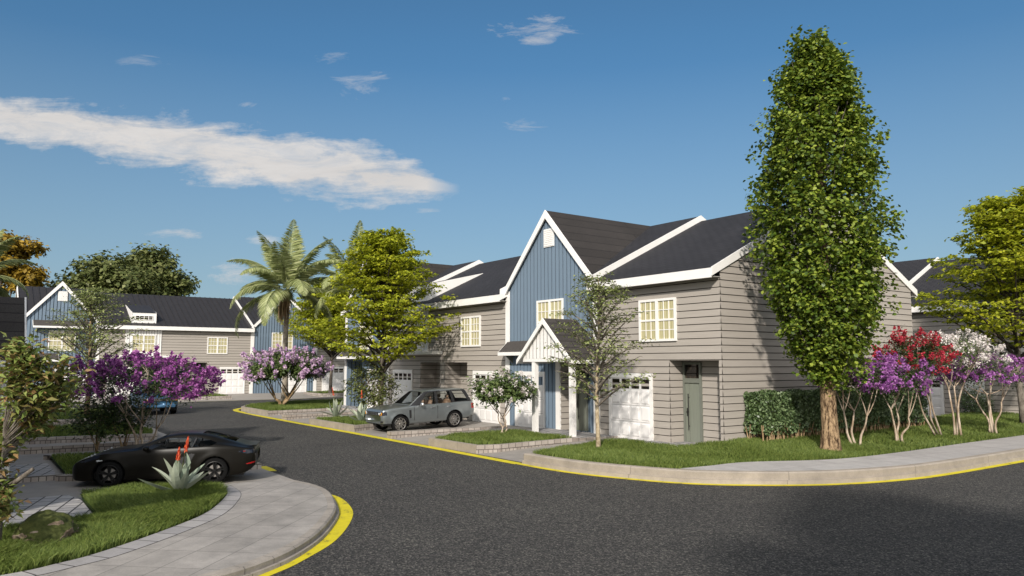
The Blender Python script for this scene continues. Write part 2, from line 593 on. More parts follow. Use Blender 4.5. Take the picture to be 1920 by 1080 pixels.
def copy_tree(o, parent=None):
    c = o.copy()
    col.objects.link(c)
    c.parent = parent
    for ch in [x for x in bpy.data.objects if x.parent == o]:
        copy_tree(ch, c)
    return c


def array_mesh(name, verts, faces, mat, parent=None, smooth=False):
    """fast mesh from numpy verts (N,3) and quads/tris (M,k)"""
    me = bpy.data.meshes.new(name)
    k = faces.shape[1]
    me.vertices.add(len(verts)); me.loops.add(faces.size); me.polygons.add(len(faces))
    me.vertices.foreach_set('co', np.ascontiguousarray(verts, dtype=np.float32).ravel())
    me.loops.foreach_set('vertex_index', np.ascontiguousarray(faces, dtype=np.int32).ravel())
    me.polygons.foreach_set('loop_start', np.arange(len(faces), dtype=np.int32) * k)
    me.polygons.foreach_set('loop_total', np.full(len(faces), k, dtype=np.int32))
    if smooth:
        me.polygons.foreach_set('use_smooth', np.ones(len(faces), dtype=bool))
    me.update(calc_edges=True)
    me.validate()
    me.materials.append(M[mat] if isinstance(mat, str) else mat)
    o = bpy.data.objects.new(name, me)
    col.objects.link(o)
    if parent is not None:
        o.parent = parent
    return o


# ---------------------------------------------------------------- the setting
def sheet(name, poly, z, mat, kind='structure'):
    b = MB()
    b.face([(x, y, z) for x, y in poly])
    o = b.build(name, mat)
    o['kind'] = kind
    return o


def smooth_line(pts, n=8, closed=False):
    """Catmull-Rom through 2-d points"""
    P = [np.array(p, float) for p in pts]
    out = []
    L = len(P)
    rng_ = range(L if closed else L - 1)
    for i in rng_:
        p0 = P[(i - 1) % L] if (closed or i > 0) else P[0]
        p1, p2 = P[i], P[(i + 1) % L]
        p3 = P[(i + 2) % L] if (closed or i + 2 < L) else P[-1]
        for k in range(n):
            t = k / n
            out.append(tuple(0.5 * ((2 * p1) + (-p0 + p2) * t + (2 * p0 - 5 * p1 + 4 * p2 - p3) * t * t + (-p0 + 3 * p1 - 3 * p2 + p3) * t ** 3)))
    if not closed:
        out.append(tuple(P[-1]))
    return out


def ramp_z(d):
    """driveways climb from the road (d = 0) to the houses"""
    return 0.012 + 0.2 * min(1.0, max(0.0, d / 6.2))


def strip(b, a, c, za, zc, m=0, v0=0.0, v1=1.0):
    """ribbon between two polylines with uv along its length"""
    s = 0.0
    for i in range(len(a) - 1):
        d = math.hypot(a[i + 1][0] - a[i][0], a[i + 1][1] - a[i][1])
        z = lambda q, p: q(p) if callable(q) else q
        b.face([(*a[i], z(za, a[i])), (*a[i + 1], z(za, a[i + 1])), (*c[i + 1], z(zc, c[i + 1])), (*c[i], z(zc, c[i]))], m,
               [(s, v0), (s + d, v0), (s + d, v1), (s, v1)])
        s += d


def offset_line(pts, d):
    """shift an open polyline to its left by d"""
    out = []
    for i, p in enumerate(pts):
        a = np.array(pts[max(i - 1, 0)]); c = np.array(pts[min(i + 1, len(pts) - 1)])
        t = (c - a) / (np.linalg.norm(c - a) + 1e-9)
        out.append((p[0] - t[1] * d, p[1] + t[0] * d))
    return out


def build_setting():
    sheet('ground', [(-900, -700), (700, -700), (700, 900), (-900, 900)], -0.06, 'ground')
    sheet('road', [(-66, -75), (10.6, -75), (10.6, 100), (-66, 100)], 0.0, 'asphalt')
    # right-hand driveways: one concrete apron climbing to the houses
    b = MB()
    xs = [-46.6, -18.0]
    b.face([(-46.6, 13.80, 0.008), (-18.2, 13.80, 0.008), (-18.2, 20.1, ramp_z(6.2)), (-46.6, 20.1, ramp_z(6.2))])
    b.build('pavement', 'concrete')['kind'] = 'structure'
    # left-hand apron
    b = MB()
    b.face([(-58, 7.0, 0.008), (-19.0, 7.0, 0.008), (-18.3, 5.2, 0.03), (-18.2, -1.2, 0.03), (-58, -1.2, 0.03)])
    b.build('pavement', 'concrete')['kind'] = 'structure'
    # far pavement and driveways in front of the far row
    b = MB()
    b.face([(-62.0, -20, 0.008), (-62.0, 60, 0.008), (-66.2, 60, 0.02), (-66.2, -20, 0.02)])
    b.face([(-66.2, -20, 0.02), (-66.2, 60, 0.02), (-70.4, 60, 0.21), (-70.4, -20, 0.21)])
    b.build('pavement', 'concrete')['kind'] = 'structure'
    # back driveway behind the end house
    b = MB()
    b.face([(-30, 38.5, 0.14), (-18.6, 38.5, 0.14), (-18.6, 42.2, 0.16), (-30, 42.2, 0.16)])
    b.build('pavement', 'concrete')['kind'] = 'structure'


def yellow_line(a, w, name='kerb_line', label=None, z=0.006):
    b = MB()
    c = w if isinstance(w, list) else offset_line(a, w)
    strip(b, a, c, z, z)
    o = b.build(name, 'yellow')
    tag(o, label, 'road marking')
    o['kind'] = 'structure'
    return o


build_setting()
yellow_line([(-48.2, 13.98), (-43, 13.80), (-36.2, 13.76), (-30.9, 13.80), (-24.2, 13.76), (-18.4, 13.70)], -0.34, 'road_marking')
yellow_line(smooth_line([(-54.0, 26.0), (-53.6, 20.0), (-52.0, 16.0), (-50.2, 14.5), (-48.2, 13.98)]), -0.34, 'road_marking')
RK = smooth_line([(-18.40, 13.70), (-16.8, 13.72), (-15.30, 13.98), (-13.27, 14.78), (-12.06, 15.89), (-11.01, 17.48), (-10.39, 19.43), (-10.12, 21.65), (-10.05, 27.1), (-10.05, 36.0), (-10.05, 60.0)], 6)
yellow_line(offset_line(RK, -0.06), -0.22, 'road_marking')
yellow_line([(-61.95, 60), (-61.95, -20)], -0.25, 'road_marking')
yellow_line([(-22.3, 6.96), (-21.7, 6.96), (-21.2, 6.9)], 0.30, 'road_marking')
LK = smooth_line([(-18.48, 6.62), (-17.4, 6.80), (-16.35, 6.74), (-14.95, 6.32), (-14.0, 5.90), (-12.7, 5.11), (-11.85, 4.43), (-11.28, 3.80), (-10.85, 3.04), (-10.58, 2.0), (-10.45, 0.0), (-10.4, -3.0), (-10.4, -30.0)], 6)
yellow_line(smooth_line([(-17.2, 6.82), (-16.3, 6.76), (-14.9, 6.36), (-13.9, 5.92), (-12.6, 5.1), (-11.8, 4.4), (-11.2, 3.78), (-10.8, 3.0), (-10.5, 1.0), (-10.4, -2)], 6),
            smooth_line([(-17.18, 6.86), (-16.2, 6.95), (-14.75, 6.60), (-13.62, 6.06), (-12.40, 5.26), (-11.62, 4.52), (-11.05, 3.85), (-10.66, 3.05), (-10.36, 1.0), (-10.25, -2)], 6), 'road_marking')


# ---------------------------------------------------------------- kerbs and pavements with thickness
def kerb_run(line, h, width, mats=('kerb',), name='kerb', label=None, side=1):
    """a kerb along a line: face, rounded nose, top"""
    b = MB()
    inn = offset_line(line, side * width)
    nose = offset_line(line, side * 0.035)
    low = offset_line(line, -side * 0.07); low2 = offset_line(line, -side * 0.055)
    strip(b, low, low2, -0.02, h * 0.34, 0, 0.0, 0.36)
    strip(b, low2, line, h * 0.34, h * 0.35, 0, 0.36, 0.4)
    strip(b, line, line, h * 0.35, h - 0.03, 0, 0.4, 0.7)
    strip(b, line, nose, h - 0.03, h, 0, 0.7, 0.74)
    strip(b, nose, inn, h, h + 0.004, 0, 0.74, 1.0)
    o = b.build(name, list(mats))
    o['kind'] = 'structure'
    return o, inn


kerb_o, RK_in = kerb_run(RK, 0.30, 0.20)
kerb_o, LK_in = kerb_run(LK, 0.165, 0.17, ('kerb_grey',), side=-1)


def inset(poly, d):
    """inset a counter-clockwise polygon by d (mitred)"""
    n = len(poly)
    out = []
    for i in range(n):
        p0, p1, p2 = np.array(poly[i - 1]), np.array(poly[i]), np.array(poly[(i + 1) % n])
        t1 = (p1 - p0) / (np.linalg.norm(p1 - p0) + 1e-9); t2 = (p2 - p1) / (np.linalg.norm(p2 - p1) + 1e-9)
        n1 = np.array((-t1[1], t1[0])); n2 = np.array((-t2[1], t2[0]))
        k = n1 + n2
        k = k / max(0.35, (k @ k) / 2.0)
        out.append(tuple(p1 + k * d))
    return out


def raised_bed(label, poly, h, edges, group='raised planting beds', w=0.17, soil_drop=0.035, name='raised_bed'):
    cx = sum(p[0] for p in poly) / len(poly); cy = sum(p[1] for p in poly) / len(poly)
    root = thing(name, label, 'planting bed', (cx, cy, 0), group=group)
    L = [(x - cx, y - cy) for x, y in poly]
    I = inset(L, w)
    runs = []                     # every unbroken run of kerb or of block wall is a part
    s = {'kerb': 0.0, 'brick': 0.0}
    n = len(edges)
    start = next((i for i in range(n) if edges[i - 1] != edges[i]), 0)
    prev = None
    for i in [(start + k) % n for k in range(n)]:
        e = edges[i]
        if e is None:
            prev = None
            continue
        if e != prev:
            runs.append((e, MB()))
            prev = e
        b = runs[-1][1]
        a, c = L[i], L[(i + 1) % len(L)]
        ai, ci = I[i], I[(i + 1) % len(L)]
        d = math.hypot(c[0] - a[0], c[1] - a[1])
        u0 = s[e]; s[e] += d
        if e == 'kerb':
            b.face([(*a, -0.02), (*c, -0.02), (*c, h), (*a, h)], 0, [(u0, 0), (u0 + d, 0), (u0 + d, h), (u0, h)])
        else:
            b.face([(*a, -0.02), (*c, -0.02), (*c, h), (*a, h)], 1, [(u0, 0), (u0 + d, 0), (u0 + d, h), (u0, h)])
        b.face([(*a, h), (*c, h), (*ci, h), (*ai, h)], 0, [(u0, .5), (u0 + d, .5), (u0 + d, .7), (u0, .7)])
        b.face([(*ai, h), (*ci, h), (*ci, h - 0.08), (*ai, h - 0.08)], 0, [(u0, .5), (u0 + d, .5), (u0 + d, .7), (u0, .7)])
    for e, b in runs:
        b.build('kerb' if e == 'kerb' else 'block_wall', ['kerb', 'brickside'] if e == 'kerb' else ['kerb_grey', 'brickside'], root)
    b = MB()
    b.face([(x, y, h - soil_drop) for x, y in I])
    b.build('soil', 'soil', root)
    return root


def low_wall(label, a, c, w, h0, h1, group='low block walls between the driveways'):
    """low dividing wall of pale blocks from the road at a towards the house at c"""
    root = thing('low_wall', label, 'low wall', (a[0], a[1], 0), group=group)
    t = np.array((c[0] - a[0], c[1] - a[1])); L = np.linalg.norm(t); t = t / L
    n = np.array((t[1], -t[0])) * w     # to the right of the run
    p = [np.array((0.0, 0.0)), n, n + t * L, t * L]
    zt = [h0, h0, h1, h1]
    b = MB(); tp = MB()
    for i in range(4):
        j = (i + 1) % 4
        d = np.linalg.norm(p[j] - p[i])
        b.face([(*p[i], -0.02), (*p[j], -0.02), (*p[j], zt[j]), (*p[i], zt[i])], 0, [(0, 0), (d, 0), (d, zt[j]), (0, zt[i])])
    b.build('block_face', 'brickside', root)
    tp.face([(*p[i], zt[i] + 0.004) for i in range(4)], 0, [(0, 0), (w, 0), (w, L), (0, L)])
    tp.build('coping', 'kerb_grey', root)
    return root


BED_H = 0.28
bed1 = [(-53.6, 24.0), (-53.4, 20.5), (-52.4, 17.4), (-50.6, 15.1), (-48.3, 14.05), (-43.0, 14.0), (-43.5, 18.6), (-46.5, 19.2), (-46.9, 26.0)]
bed2 = [(-36.1, 13.80), (-30.95, 13.86), (-31.5, 15.4), (-31.7, 17.2), (-36.5, 17.2)]
bed3 = [(-24.28, 13.78), (-21.22, 13.84), (-20.95, 14.6), (-21.10, 16.6), (-21.2, 18.3), (-25.0, 18.3), (-25.3, 15.6)]
raised_bed('raised grass bed with the lilac flowering tree at the road bend', bed1, BED_H, ['kerb'] * 5 + ['brick', 'brick', None, None])
raised_bed('raised grass bed with two agaves beside the silver car', bed2, BED_H, ['kerb', 'brick', 'brick', None, 'brick'])
raised_bed('raised grass bed holding the little white flowering tree', bed3, BED_H, ['kerb', 'brick', 'brick', 'brick', None, 'brick', 'kerb'])
low_wall('low pale block wall between the agave bed and the road bend bed', (-39.95, 13.76), (-40.4, 18.6), 0.50, 0.27, 0.24)
low_wall('low pale block wall alongside the silver car', (-27.66, 13.80), (-27.62, 19.4), 0.36, 0.27, 0.24)
# paver paths to the front doors
def path(poly, z, mat='pavers', side=None):
    b = MB()
    b.face([(x, y, z) for x, y in poly])
    n = len(poly)
    for i in range(n):
        a, c = poly[i], poly[(i + 1) % n]
        d = math.hypot(c[0] - a[0], c[1] - a[1])
        b.face([(*a, -0.02), (*c, -0.02), (*c, z), (*a, z)], 1, [(0, 0), (d, 0), (d, z), (0, z)])
    o = b.build('path', [mat, 'brickside'])
    o['kind'] = 'structure'
    return o
path([(-25.0, 18.31), (-21.2, 18.31), (-20.9, 20.05), (-25.2, 20.05)], 0.268)
path([(-40.3, 18.62), (-31.4, 18.62), (-31.4, 17.3), (-30.9, 17.4), (-31.0, 18.9), (-31.6, 20.05), (-41.0, 20.05)][::-1], 0.225)
path([(-46.4, 18.7), (-40.5, 18.65), (-40.7, 20.05), (-46.4, 20.05)], 0.262)
path([(-19.2, 18.75), (-16.7, 18.6), (-16.2, 20.0), (-16.4, 20.75), (-18.6, 20.75), (-19.1, 20.05)], 0.245)

# corner lawn, its kerb and the pavement of the side street
SW_in = smooth_line([(-13.45, 15.0), (-13.35, 16.0), (-13.25, 17.42), (-12.45, 19.20), (-12.05, 20.8), (-11.95, 23.88), (-12.0, 27.64), (-12.0, 33.0), (-12.0, 60.0)], 5)
corner_edge = [p for p in RK_in if p[0] < -13.3] 
sidewalk_poly = [p for p in RK_in if p[0] >= -13.3] + SW_in[::-1]
b = MB()
b.face([(x, y, 0.302) for x, y in sidewalk_poly])
o = b.build('sidewalk', 'sidewalk_right'); o['kind'] = 'structure'


def lawn_z(x, y):
    """the corner lawn rises gently from the pavement to the end wall"""
    return 0.27 + 0.20 * min(1.0, max(0.0, (-12.6 - x) / 3.0)) * min(1.0, max(0.0, (y - 17.5) / 3.0))


lawn_poly = corner_edge + SW_in + [(-30.0, 60.0), (-30.0, 43.0), (-17.6, 42.0), (-17.6, 38.0), (-15.98, 32.6), (-15.98, 20.0), (-16.2, 20.0), (-16.75, 18.5), (-18.0, 18.5), (-19.2, 18.7), (-19.7, 17.6), (-18.55, 14.2)]


def grid_mesh(name, poly, zf, step, mat):
    """a polygon filled by a fine grid so that it can follow a height function"""
    bm = bmesh.new()
    vs = [bm.verts.new((x, y, 0)) for x, y in poly]
    bm.faces.new(vs)
    xs = [p[0] for p in poly]; ys = [p[1] for p in poly]
    for axis, lo, hi in ((0, min(xs), max(xs)), (1, min(ys), max(ys))):
        c = lo + step
        while c < hi:
            co = (c, 0, 0) if axis == 0 else (0, c, 0)
            no = (1, 0, 0) if axis == 0 else (0, 1, 0)
            bmesh.ops.bisect_plane(bm, geom=bm.verts[:] + bm.edges[:] + bm.faces[:], plane_co=co, plane_no=no)
            c += step
    for v in bm.verts:
        v.co.z = zf(v.co.x, v.co.y)
    me = bpy.data.meshes.new(name)
    bm.to_mesh(me); bm.free()
    me.materials.append(M[mat])
    o = bpy.data.objects.new(name, me)
    col.objects.link(o)
    return o


o = grid_mesh('lawn', lawn_poly, lambda x, y: lawn_z(x, y) - 0.01, 1.2, 'soil'); o['kind'] = 'structure'

# ---- left side: pavement, edging pavers, lawn
L_in = [(-18.5, 5.15), (-17.2, 5.06), (-16.1, 4.68), (-14.86, 4.05), (-13.79, 3.15), (-12.78, 2.10), (-12.38, 1.45), (-12.05, 0.4), (-11.9, -3.0), (-11.9, -30.0)]
L_in_s = smooth_line(L_in, 5)
L_grass = smooth_line([(-18.5, 4.95), (-17.45, 4.85), (-16.3, 4.4), (-15.15, 3.78), (-14.1, 2.88), (-13.12, 1.86), (-12.72, 1.25), (-12.42, 0.3), (-12.3, -3.0), (-12.3, -30.0)], 5)
b = MB()
b.face([(x, y, 0.166) for x, y in ([(-18.75, 6.45)] + LK_in + L_in_s[::-1])][::1])
o = b.build('sidewalk', 'sidewalk'); o['kind'] = 'structure'
b = MB()
b.face([(-18.5, 5.15, 0.164), (-18.75, 6.45, 0.164), (-19.35, 6.62, 0.012), (-19.3, 5.3, 0.02)])
o = b.build('pavement', 'sidewalk'); o['kind'] = 'structure'
b = MB()
strip(b, L_in_s, L_grass, 0.170, 0.170, 0, 0.0, 0.4)
o = b.build('path', 'edgers'); o['kind'] = 'structure'
left_lawn = [(-19.25, 2.2), (-18.35, 2.15), (-16.05, 2.15), (-15.95, 0.6), (-16.2, -1.0), (-12.3, -1.0)] + [p for p in L_grass[::-1] if p[1] > -1.0] + [(-19.15, 3.7)]
b = MB()
b.face([(x, y, 0.14) for x, y in left_lawn])
o = b.build('lawn', 'soil'); o['kind'] = 'structure'
path([(-19.2, -0.9), (-15.95, -0.9), (-15.9, 0.6), (-16.0, 2.12), (-18.3, 2.12), (-19.2, 1.95)], 0.150)
path([(-25.5, -0.9), (-22.75, -0.9), (-22.72, 2.0), (-23.1, 2.05), (-25.5, 2.05)], 0.150)
low_wall('low pale block edging along the black sports car', (-22.65, 4.4), (-22.72, -0.9), 0.10, 0.13, 0.17)
bedL2 = [(-27.6, 2.1), (-23.15, 2.1), (-22.45, 2.0), (-21.75, 3.3), (-21.9, 6.3), (-21.75, 6.95), (-22.3, 6.95), (-27.6, 6.9)]
raised_bed('raised grass bed beyond the black sports car, under the purple tree', bedL2, 0.165, [None, None, 'brick', 'brick', 'brick', 'kerb', 'kerb', 'brick'])
low_wall('low block wall behind the purple flowering tree', (-29.3, 6.8), (-29.75, -0.5), 0.35, 0.25, 0.22)
bedL3 = [(-39.0, 0.5), (-33.2, 0.5), (-33.0, 3.1), (-32.2, 6.2), (-34.2, 6.6), (-39.0, 6.5)]
raised_bed('shaded raised grass bed behind the purple flowering tree', bedL3, 0.25, [None, 'brick', 'brick', 'kerb', 'kerb', 'brick'])
bedL4 = [(-52.5, 0.8), (-43.0, 0.8), (-42.8, 6.3), (-44.0, 6.8), (-51.0, 6.8), (-52.5, 5.8)]
raised_bed('far raised grass bed around the slender tan-trunked tree', bedL4, 0.25, [None, 'brick', 'kerb', 'kerb', 'kerb', 'brick'])

# ---- far side: beds in front of the far row
for (y0, y1, lab) in ((13.2, 17.9, 'far raised grass bed in front of the taupe house with the dormer'), (25.6, 33.5, 'far raised grass bed before the garage seen past the blue corner'), (2.0, 5.0, 'far raised bed below the blue gable with two awnings')):
    raised_bed(lab, [(-68.6, y0), (-64.2, y0), (-64.2, y1), (-68.6, y1)], 0.30, ['brick', 'brick', 'brick', None])


# ---------------------------------------------------------------- houses
K = 0.9285
FY = 0.0                       # facade plane in a house's own frame; y runs into the building
EAVE_B, EAVE_T, RIDGE, RIDGE_HI = 5.56, 5.82, 9.03, 9.26
RIDGE_Y, DEPTH = 6.28, 12.5
SLOPE = (RIDGE - EAVE_T) / (RIDGE_Y + 0.42)


def free_spans(u0, u1, blocks):
    spans = [(u0, u1)]
    for a, c in blocks:
        nxt = []
        for s, e in spans:
            if c <= s or a >= e:
                nxt.append((s, e))
            else:
                if a > s: nxt.append((s, a))
                if c < e: nxt.append((c, e))
        spans = nxt
    return [x for x in spans if x[1] - x[0] > 0.005]


def siding(b, lo, hi, zb, zt, openings, P, course=0.239, lip=0.024, gap=0.026):
    """lap boards: lo/hi give the wall's edges at height z, P(u, z, out) the place in space"""
    if not callable(lo):
        _lo = lo; lo = lambda z: _lo
    if not callable(hi):
        _hi = hi; hi = lambda z: _hi
    n = int(math.ceil((zt - zb) / course - 1e-6))
    for k in range(n):
        za = zb + k * course; zc = min(za + course, zt)
        cuts = sorted({za, min(za + gap, zc), zc} | {z for o in openings for z in (o[2], o[3]) if za < z < zc})
        for z0, z1 in zip(cuts[:-1], cuts[1:]):
            zm = (z0 + z1) / 2
            bl = [(o[0], o[1]) for o in openings if o[2] < zm < o[3]]
            g = zm < za + gap
            o0 = -0.006 if g else lip * (1 - (z0 - za) / course)
            o1 = -0.006 if g else lip * (1 - (z1 - za) / course)
            a, c = lo(zm), hi(zm)
            for s, e in free_spans(a, c, bl):
                s0, s1 = (lo(z0), lo(z1)) if s == a else (s, s)
                e0, e1 = (hi(z0), hi(z1)) if e == c else (e, e)
                b.face([P(s0, z0, o0), P(e0, z0, o0), P(e1, z1, o1), P(s1, z1, o1)], 1 if g else 0)
                if not g and abs(z0 - za - gap) < 1e-6:
                    b.face([P(s0, z0, -0.006), P(e0, z0, -0.006), P(e0, z0, o0), P(s0, z0, o0)], 0)


def boards(b, u0, u1, zb, top, openings, P, bw=0.25, gap=0.048, lift=0.026, peak=None):
    """upright boards with dark joints; top(u) gives the upper edge"""
    n = max(1, int(round((u1 - u0) / bw)))
    bw = (u1 - u0) / n
    for k in range(n):
        a, c = u0 + k * bw, u0 + (k + 1) * bw
        for (s0, e0, m, o) in ((a, c - gap, 0, lift), (c - gap, c, 1, 0.0)):
            cuts = sorted({s0, e0} | {x for q in openings for x in (q[0], q[1]) if s0 < x < e0} | ({peak} if peak is not None and s0 < peak < e0 else set()))
            for s, e in zip(cuts[:-1], cuts[1:]):
                um = (s + e) / 2
                bl = [(q[2], q[3]) for q in openings if q[0] < um < q[1]]
                zt = min(top(s), top(e))
                for z0, z1 in free_spans(zb, max(top(s), top(e)), bl):
                    if z0 >= zt:
                        continue
                    if z1 >= zt - 1e-6:
                        b.face([P(s, z0, o), P(e, z0, o), P(e, top(e), o), P(s, top(s), o)], m)
                    else:
                        b.face([P(s, z0, o), P(e, z0, o), P(e, z1, o), P(s, z1, o)], m)
                    if m == 0:
                        zz = top(e) if z1 >= zt - 1e-6 else z1
                        b.face([P(e, z0, o), P(e, z0, 0), P(e, zz, 0), P(e, zz, o)], 0)


def front(u, z, o):
    return (u, FY - o, z)


def wframe(b, x0, x1, z0, z1, y0, y1, w, m=0):
    b.box(x0, x1, y0, y1, z1 - w, z1, m); b.box(x0, x1, y0, y1, z0, z0 + w, m)
    b.box(x0, x0 + w, y0, y1, z0 + w, z1 - w, m); b.box(x1 - w, x1, y0, y1, z0 + w, z1 - w, m)


def window(root, x0, x1, z0, z1, y=0.0):
    """pair of six-over-six sashes with blinds behind the glass"""
    b = MB()
    wframe(b, x0, x1, z0, z1, y - 0.075, y + 0.02, 0.085)
    xm = (x0 + x1) / 2
    b.box(xm - 0.065, xm + 0.065, y - 0.075, y + 0.02, z0 + 0.085, z1 - 0.085)
    pn = MB()
    for a, c in ((x0 + 0.085, xm - 0.065), (xm + 0.065, x1 - 0.085)):
        zm = (z0 + z1) / 2
        b.box(a, c, y - 0.06, y + 0.01, zm - 0.035, zm + 0.035)
        for s0, s1, yy in ((z0 + 0.085, zm - 0.035, -0.046), (zm + 0.035, z1 - 0.085, -0.056)):
            for i in (1, 2):
                x = a + (c - a) * i / 3
                b.box(x - 0.014, x + 0.014, y + yy, y + 0.005, s0, s1)
            zz = (s0 + s1) / 2
            q = 0.002
            for i in range(3):
                xa = a + (c - a) * i / 3 + (0.014 if i else 0); xc = a + (c - a) * (i + 1) / 3 - (0.014 if i < 2 else 0)
                b.box(xa, xc, y + yy + q, y + 0.005, zz - 0.014, zz + 0.014)
            pn.face([(a, y - 0.032, s0), (c, y - 0.032, s0), (c, y - 0.032, s1), (a, y - 0.032, s1)])
    w = b.build('window', 'white', root)
    pn.build('pane', 'blind', w)
    return w


def garage(root, x0, x1, z1=2.40, y=0.0):
    b = MB()
    t = 0.11
    b.box(x0, x0 + t, y - 0.07, y + 0.02, 0, z1); b.box(x1 - t, x1, y - 0.07, y + 0.02, 0, z1)
    b.box(x0 + t, x1 - t, y - 0.068, y + 0.02, z1 - 0.17, z1)
    a, c = x0 + t, x1 - t
    zt = z1 - 0.17
    zl0, zl1 = zt - 0.40, zt - 0.045
    d = MB()
    yd = y - 0.035
    # light row rails and stiles
    d.box(a, c, yd, y + 0.01, zl1, zt); d.box(a, c, yd, y + 0.01, 0, zl0)
    n = 4
    cw = (c - a) / n
    for i in range(n + 1):
        xx = a + i * cw
        s0, s1 = max(a, xx - 0.045), min(c, xx + 0.045)
        d.box(s0, s1, yd + 0.0005, y + 0.01, zl0, zl1)
    # three rows of raised panels below
    rows = 3
    rh = (zl0 - 0.05) / rows
    for r in range(rows):
        for i in range(n):
            X0, X1 = a + i * cw + 0.05, a + (i + 1) * cw - 0.05
            Z0, Z1 = 0.05 + r * rh + 0.05, 0.05 + (r + 1) * rh - 0.05
            m = 0.035
            q = [(X0, yd - 0.001, Z0), (X1, yd - 0.001, Z0), (X1, yd - 0.001, Z1), (X0, yd - 0.001, Z1)]
            p = [(X0 + m, yd - 0.016, Z0 + m), (X1 - m, yd - 0.016, Z0 + m), (X1 - m, yd - 0.016, Z1 - m), (X0 + m, yd - 0.016, Z1 - m)]
            d.face(p)
            for k in range(4):
                d.face([q[k], q[(k + 1) % 4], p[(k + 1) % 4], p[k]])
        if r:
            d.box(a, c, yd - 0.004, yd, 0.05 + r * rh - 0.012, 0.05 + r * rh - 0.004, 1)
    o = d.build('garage_door', ['garage', 'whitegap'], root)
    b.build('frame', 'white', o)
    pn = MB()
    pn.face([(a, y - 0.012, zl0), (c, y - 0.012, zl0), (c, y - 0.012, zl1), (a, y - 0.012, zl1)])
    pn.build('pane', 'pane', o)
    return o


def front_door(root, x0, x1, y, ztop=2.80):
    """tall grey-green door with a glazed light above and a long bar handle"""
    f = MB()
    t = 0.075
    zd = 2.08
    f.box(x0, x0 + t, y - 0.09, y + 0.02, 0, ztop); f.box(x1 - t, x1, y - 0.09, y + 0.02, 0, ztop)
    f.box(x0 + t, x1 - t, y - 0.088, y + 0.02, ztop - 0.08, ztop); f.box(x0 + t, x1 - t, y - 0.088, y + 0.02, zd, zd + 0.16)
    d = MB()
    a, c = x0 + t, x1 - t
    g = a + (c - a) * 0.27
    d.box(a, g - 0.006, y - 0.04, y + 0.01, 0, zd); d.box(g + 0.006, c, y - 0.04, y + 0.01, 0, zd)
    d.box(g - 0.006, g + 0.006, y - 0.03, y + 0.01, 0, zd, 1)
    o = d.build('front_door', ['door', 'gap'], root)
    f.build('door_frame', 'doorframe', o)
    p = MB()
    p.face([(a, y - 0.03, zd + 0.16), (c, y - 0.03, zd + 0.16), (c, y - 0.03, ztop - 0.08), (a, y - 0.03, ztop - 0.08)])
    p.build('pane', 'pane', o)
    h = MB()
    hx = g - 0.02
    h.box(hx - 0.012, hx + 0.012, y - 0.10, y - 0.076, 0.45, 1.70)
    for z in (0.58, 1.57):
        h.box(hx - 0.010, hx + 0.010, y - 0.078, y - 0.038, z - 0.012, z + 0.012)
    h.box(a + 0.05, a + 0.085, y - 0.056, y - 0.039, 0.92, 1.20); h.box(a + 0.055, a + 0.17, y - 0.09, y - 0.07, 1.06, 1.085)
    h.box(a + 0.058, a + 0.08, y - 0.07, y - 0.056, 1.062, 1.083)
    h.build('handle', 'black', o)
    return o


def roof_quad(b, x0, x1, y0, z0, y1, z1, m=0):
    d = math.hypot(y1 - y0, z1 - z0)
    b.face([(x0, y0, z0), (x1, y0, z0), (x1, y1, z1), (x0, y1, z1)], m, [(x0, 0), (x1, 0), (x1, d), (x0, d)])


def main_roof(root, x0, x1, lift=0.0, kind='shingle', seam=False, y_from=-0.42):
    """front and back slopes with a ridge along the street"""
    b = MB()
    ye, yb = -0.42, DEPTH + 0.42
    ze, zr = EAVE_T + lift, RIDGE + lift
    t = 0.05
    zb = ze
    if y_from > ye:
        ze += SLOPE * (y_from - ye)
        ye = y_from
    roof_quad(b, x0, x1, ye, ze + t, RIDGE_Y, zr + t)
    roof_quad(b, x1, x0, yb, zb + t, RIDGE_Y, zr + t)
    for x in (x0, x1):
        b.face([(x, ye, ze + t), (x, RIDGE_Y, zr + t), (x, yb, zb + t), (x, yb, zb - 0.05), (x, RIDGE_Y, zr - 0.05), (x, ye, ze - 0.05)])
    b.face([(x0, ye, ze - 0.05), (x1, ye, ze - 0.05), (x1, ye, ze + t), (x0, ye, ze + t)])
    b.face([(x0, yb, zb - 0.05), (x1, yb, zb - 0.05), (x1, yb, zb + t), (x0, yb, zb + t)])
    if seam:
        L = Vector((0, RIDGE_Y - ye, zr - ze)).normalized()
        N = Vector((0, -L.z, L.y))
        n = int((x1 - x0) / 0.46)
        for i in range(n + 1):
            x = x0 + 0.02 + i * (x1 - x0 - 0.04) / n
            p = [(x - 0.018, ye, ze + t), (x + 0.018, ye, ze + t), (x + 0.018, ye - N.y * -0.05, ze + t + 0.05), (x - 0.018, ye - N.y * -0.05, ze + t + 0.05)]
            b.prism(p, (0, RIDGE_Y - ye, zr - ze))
    return b.build('roof', kind, root)


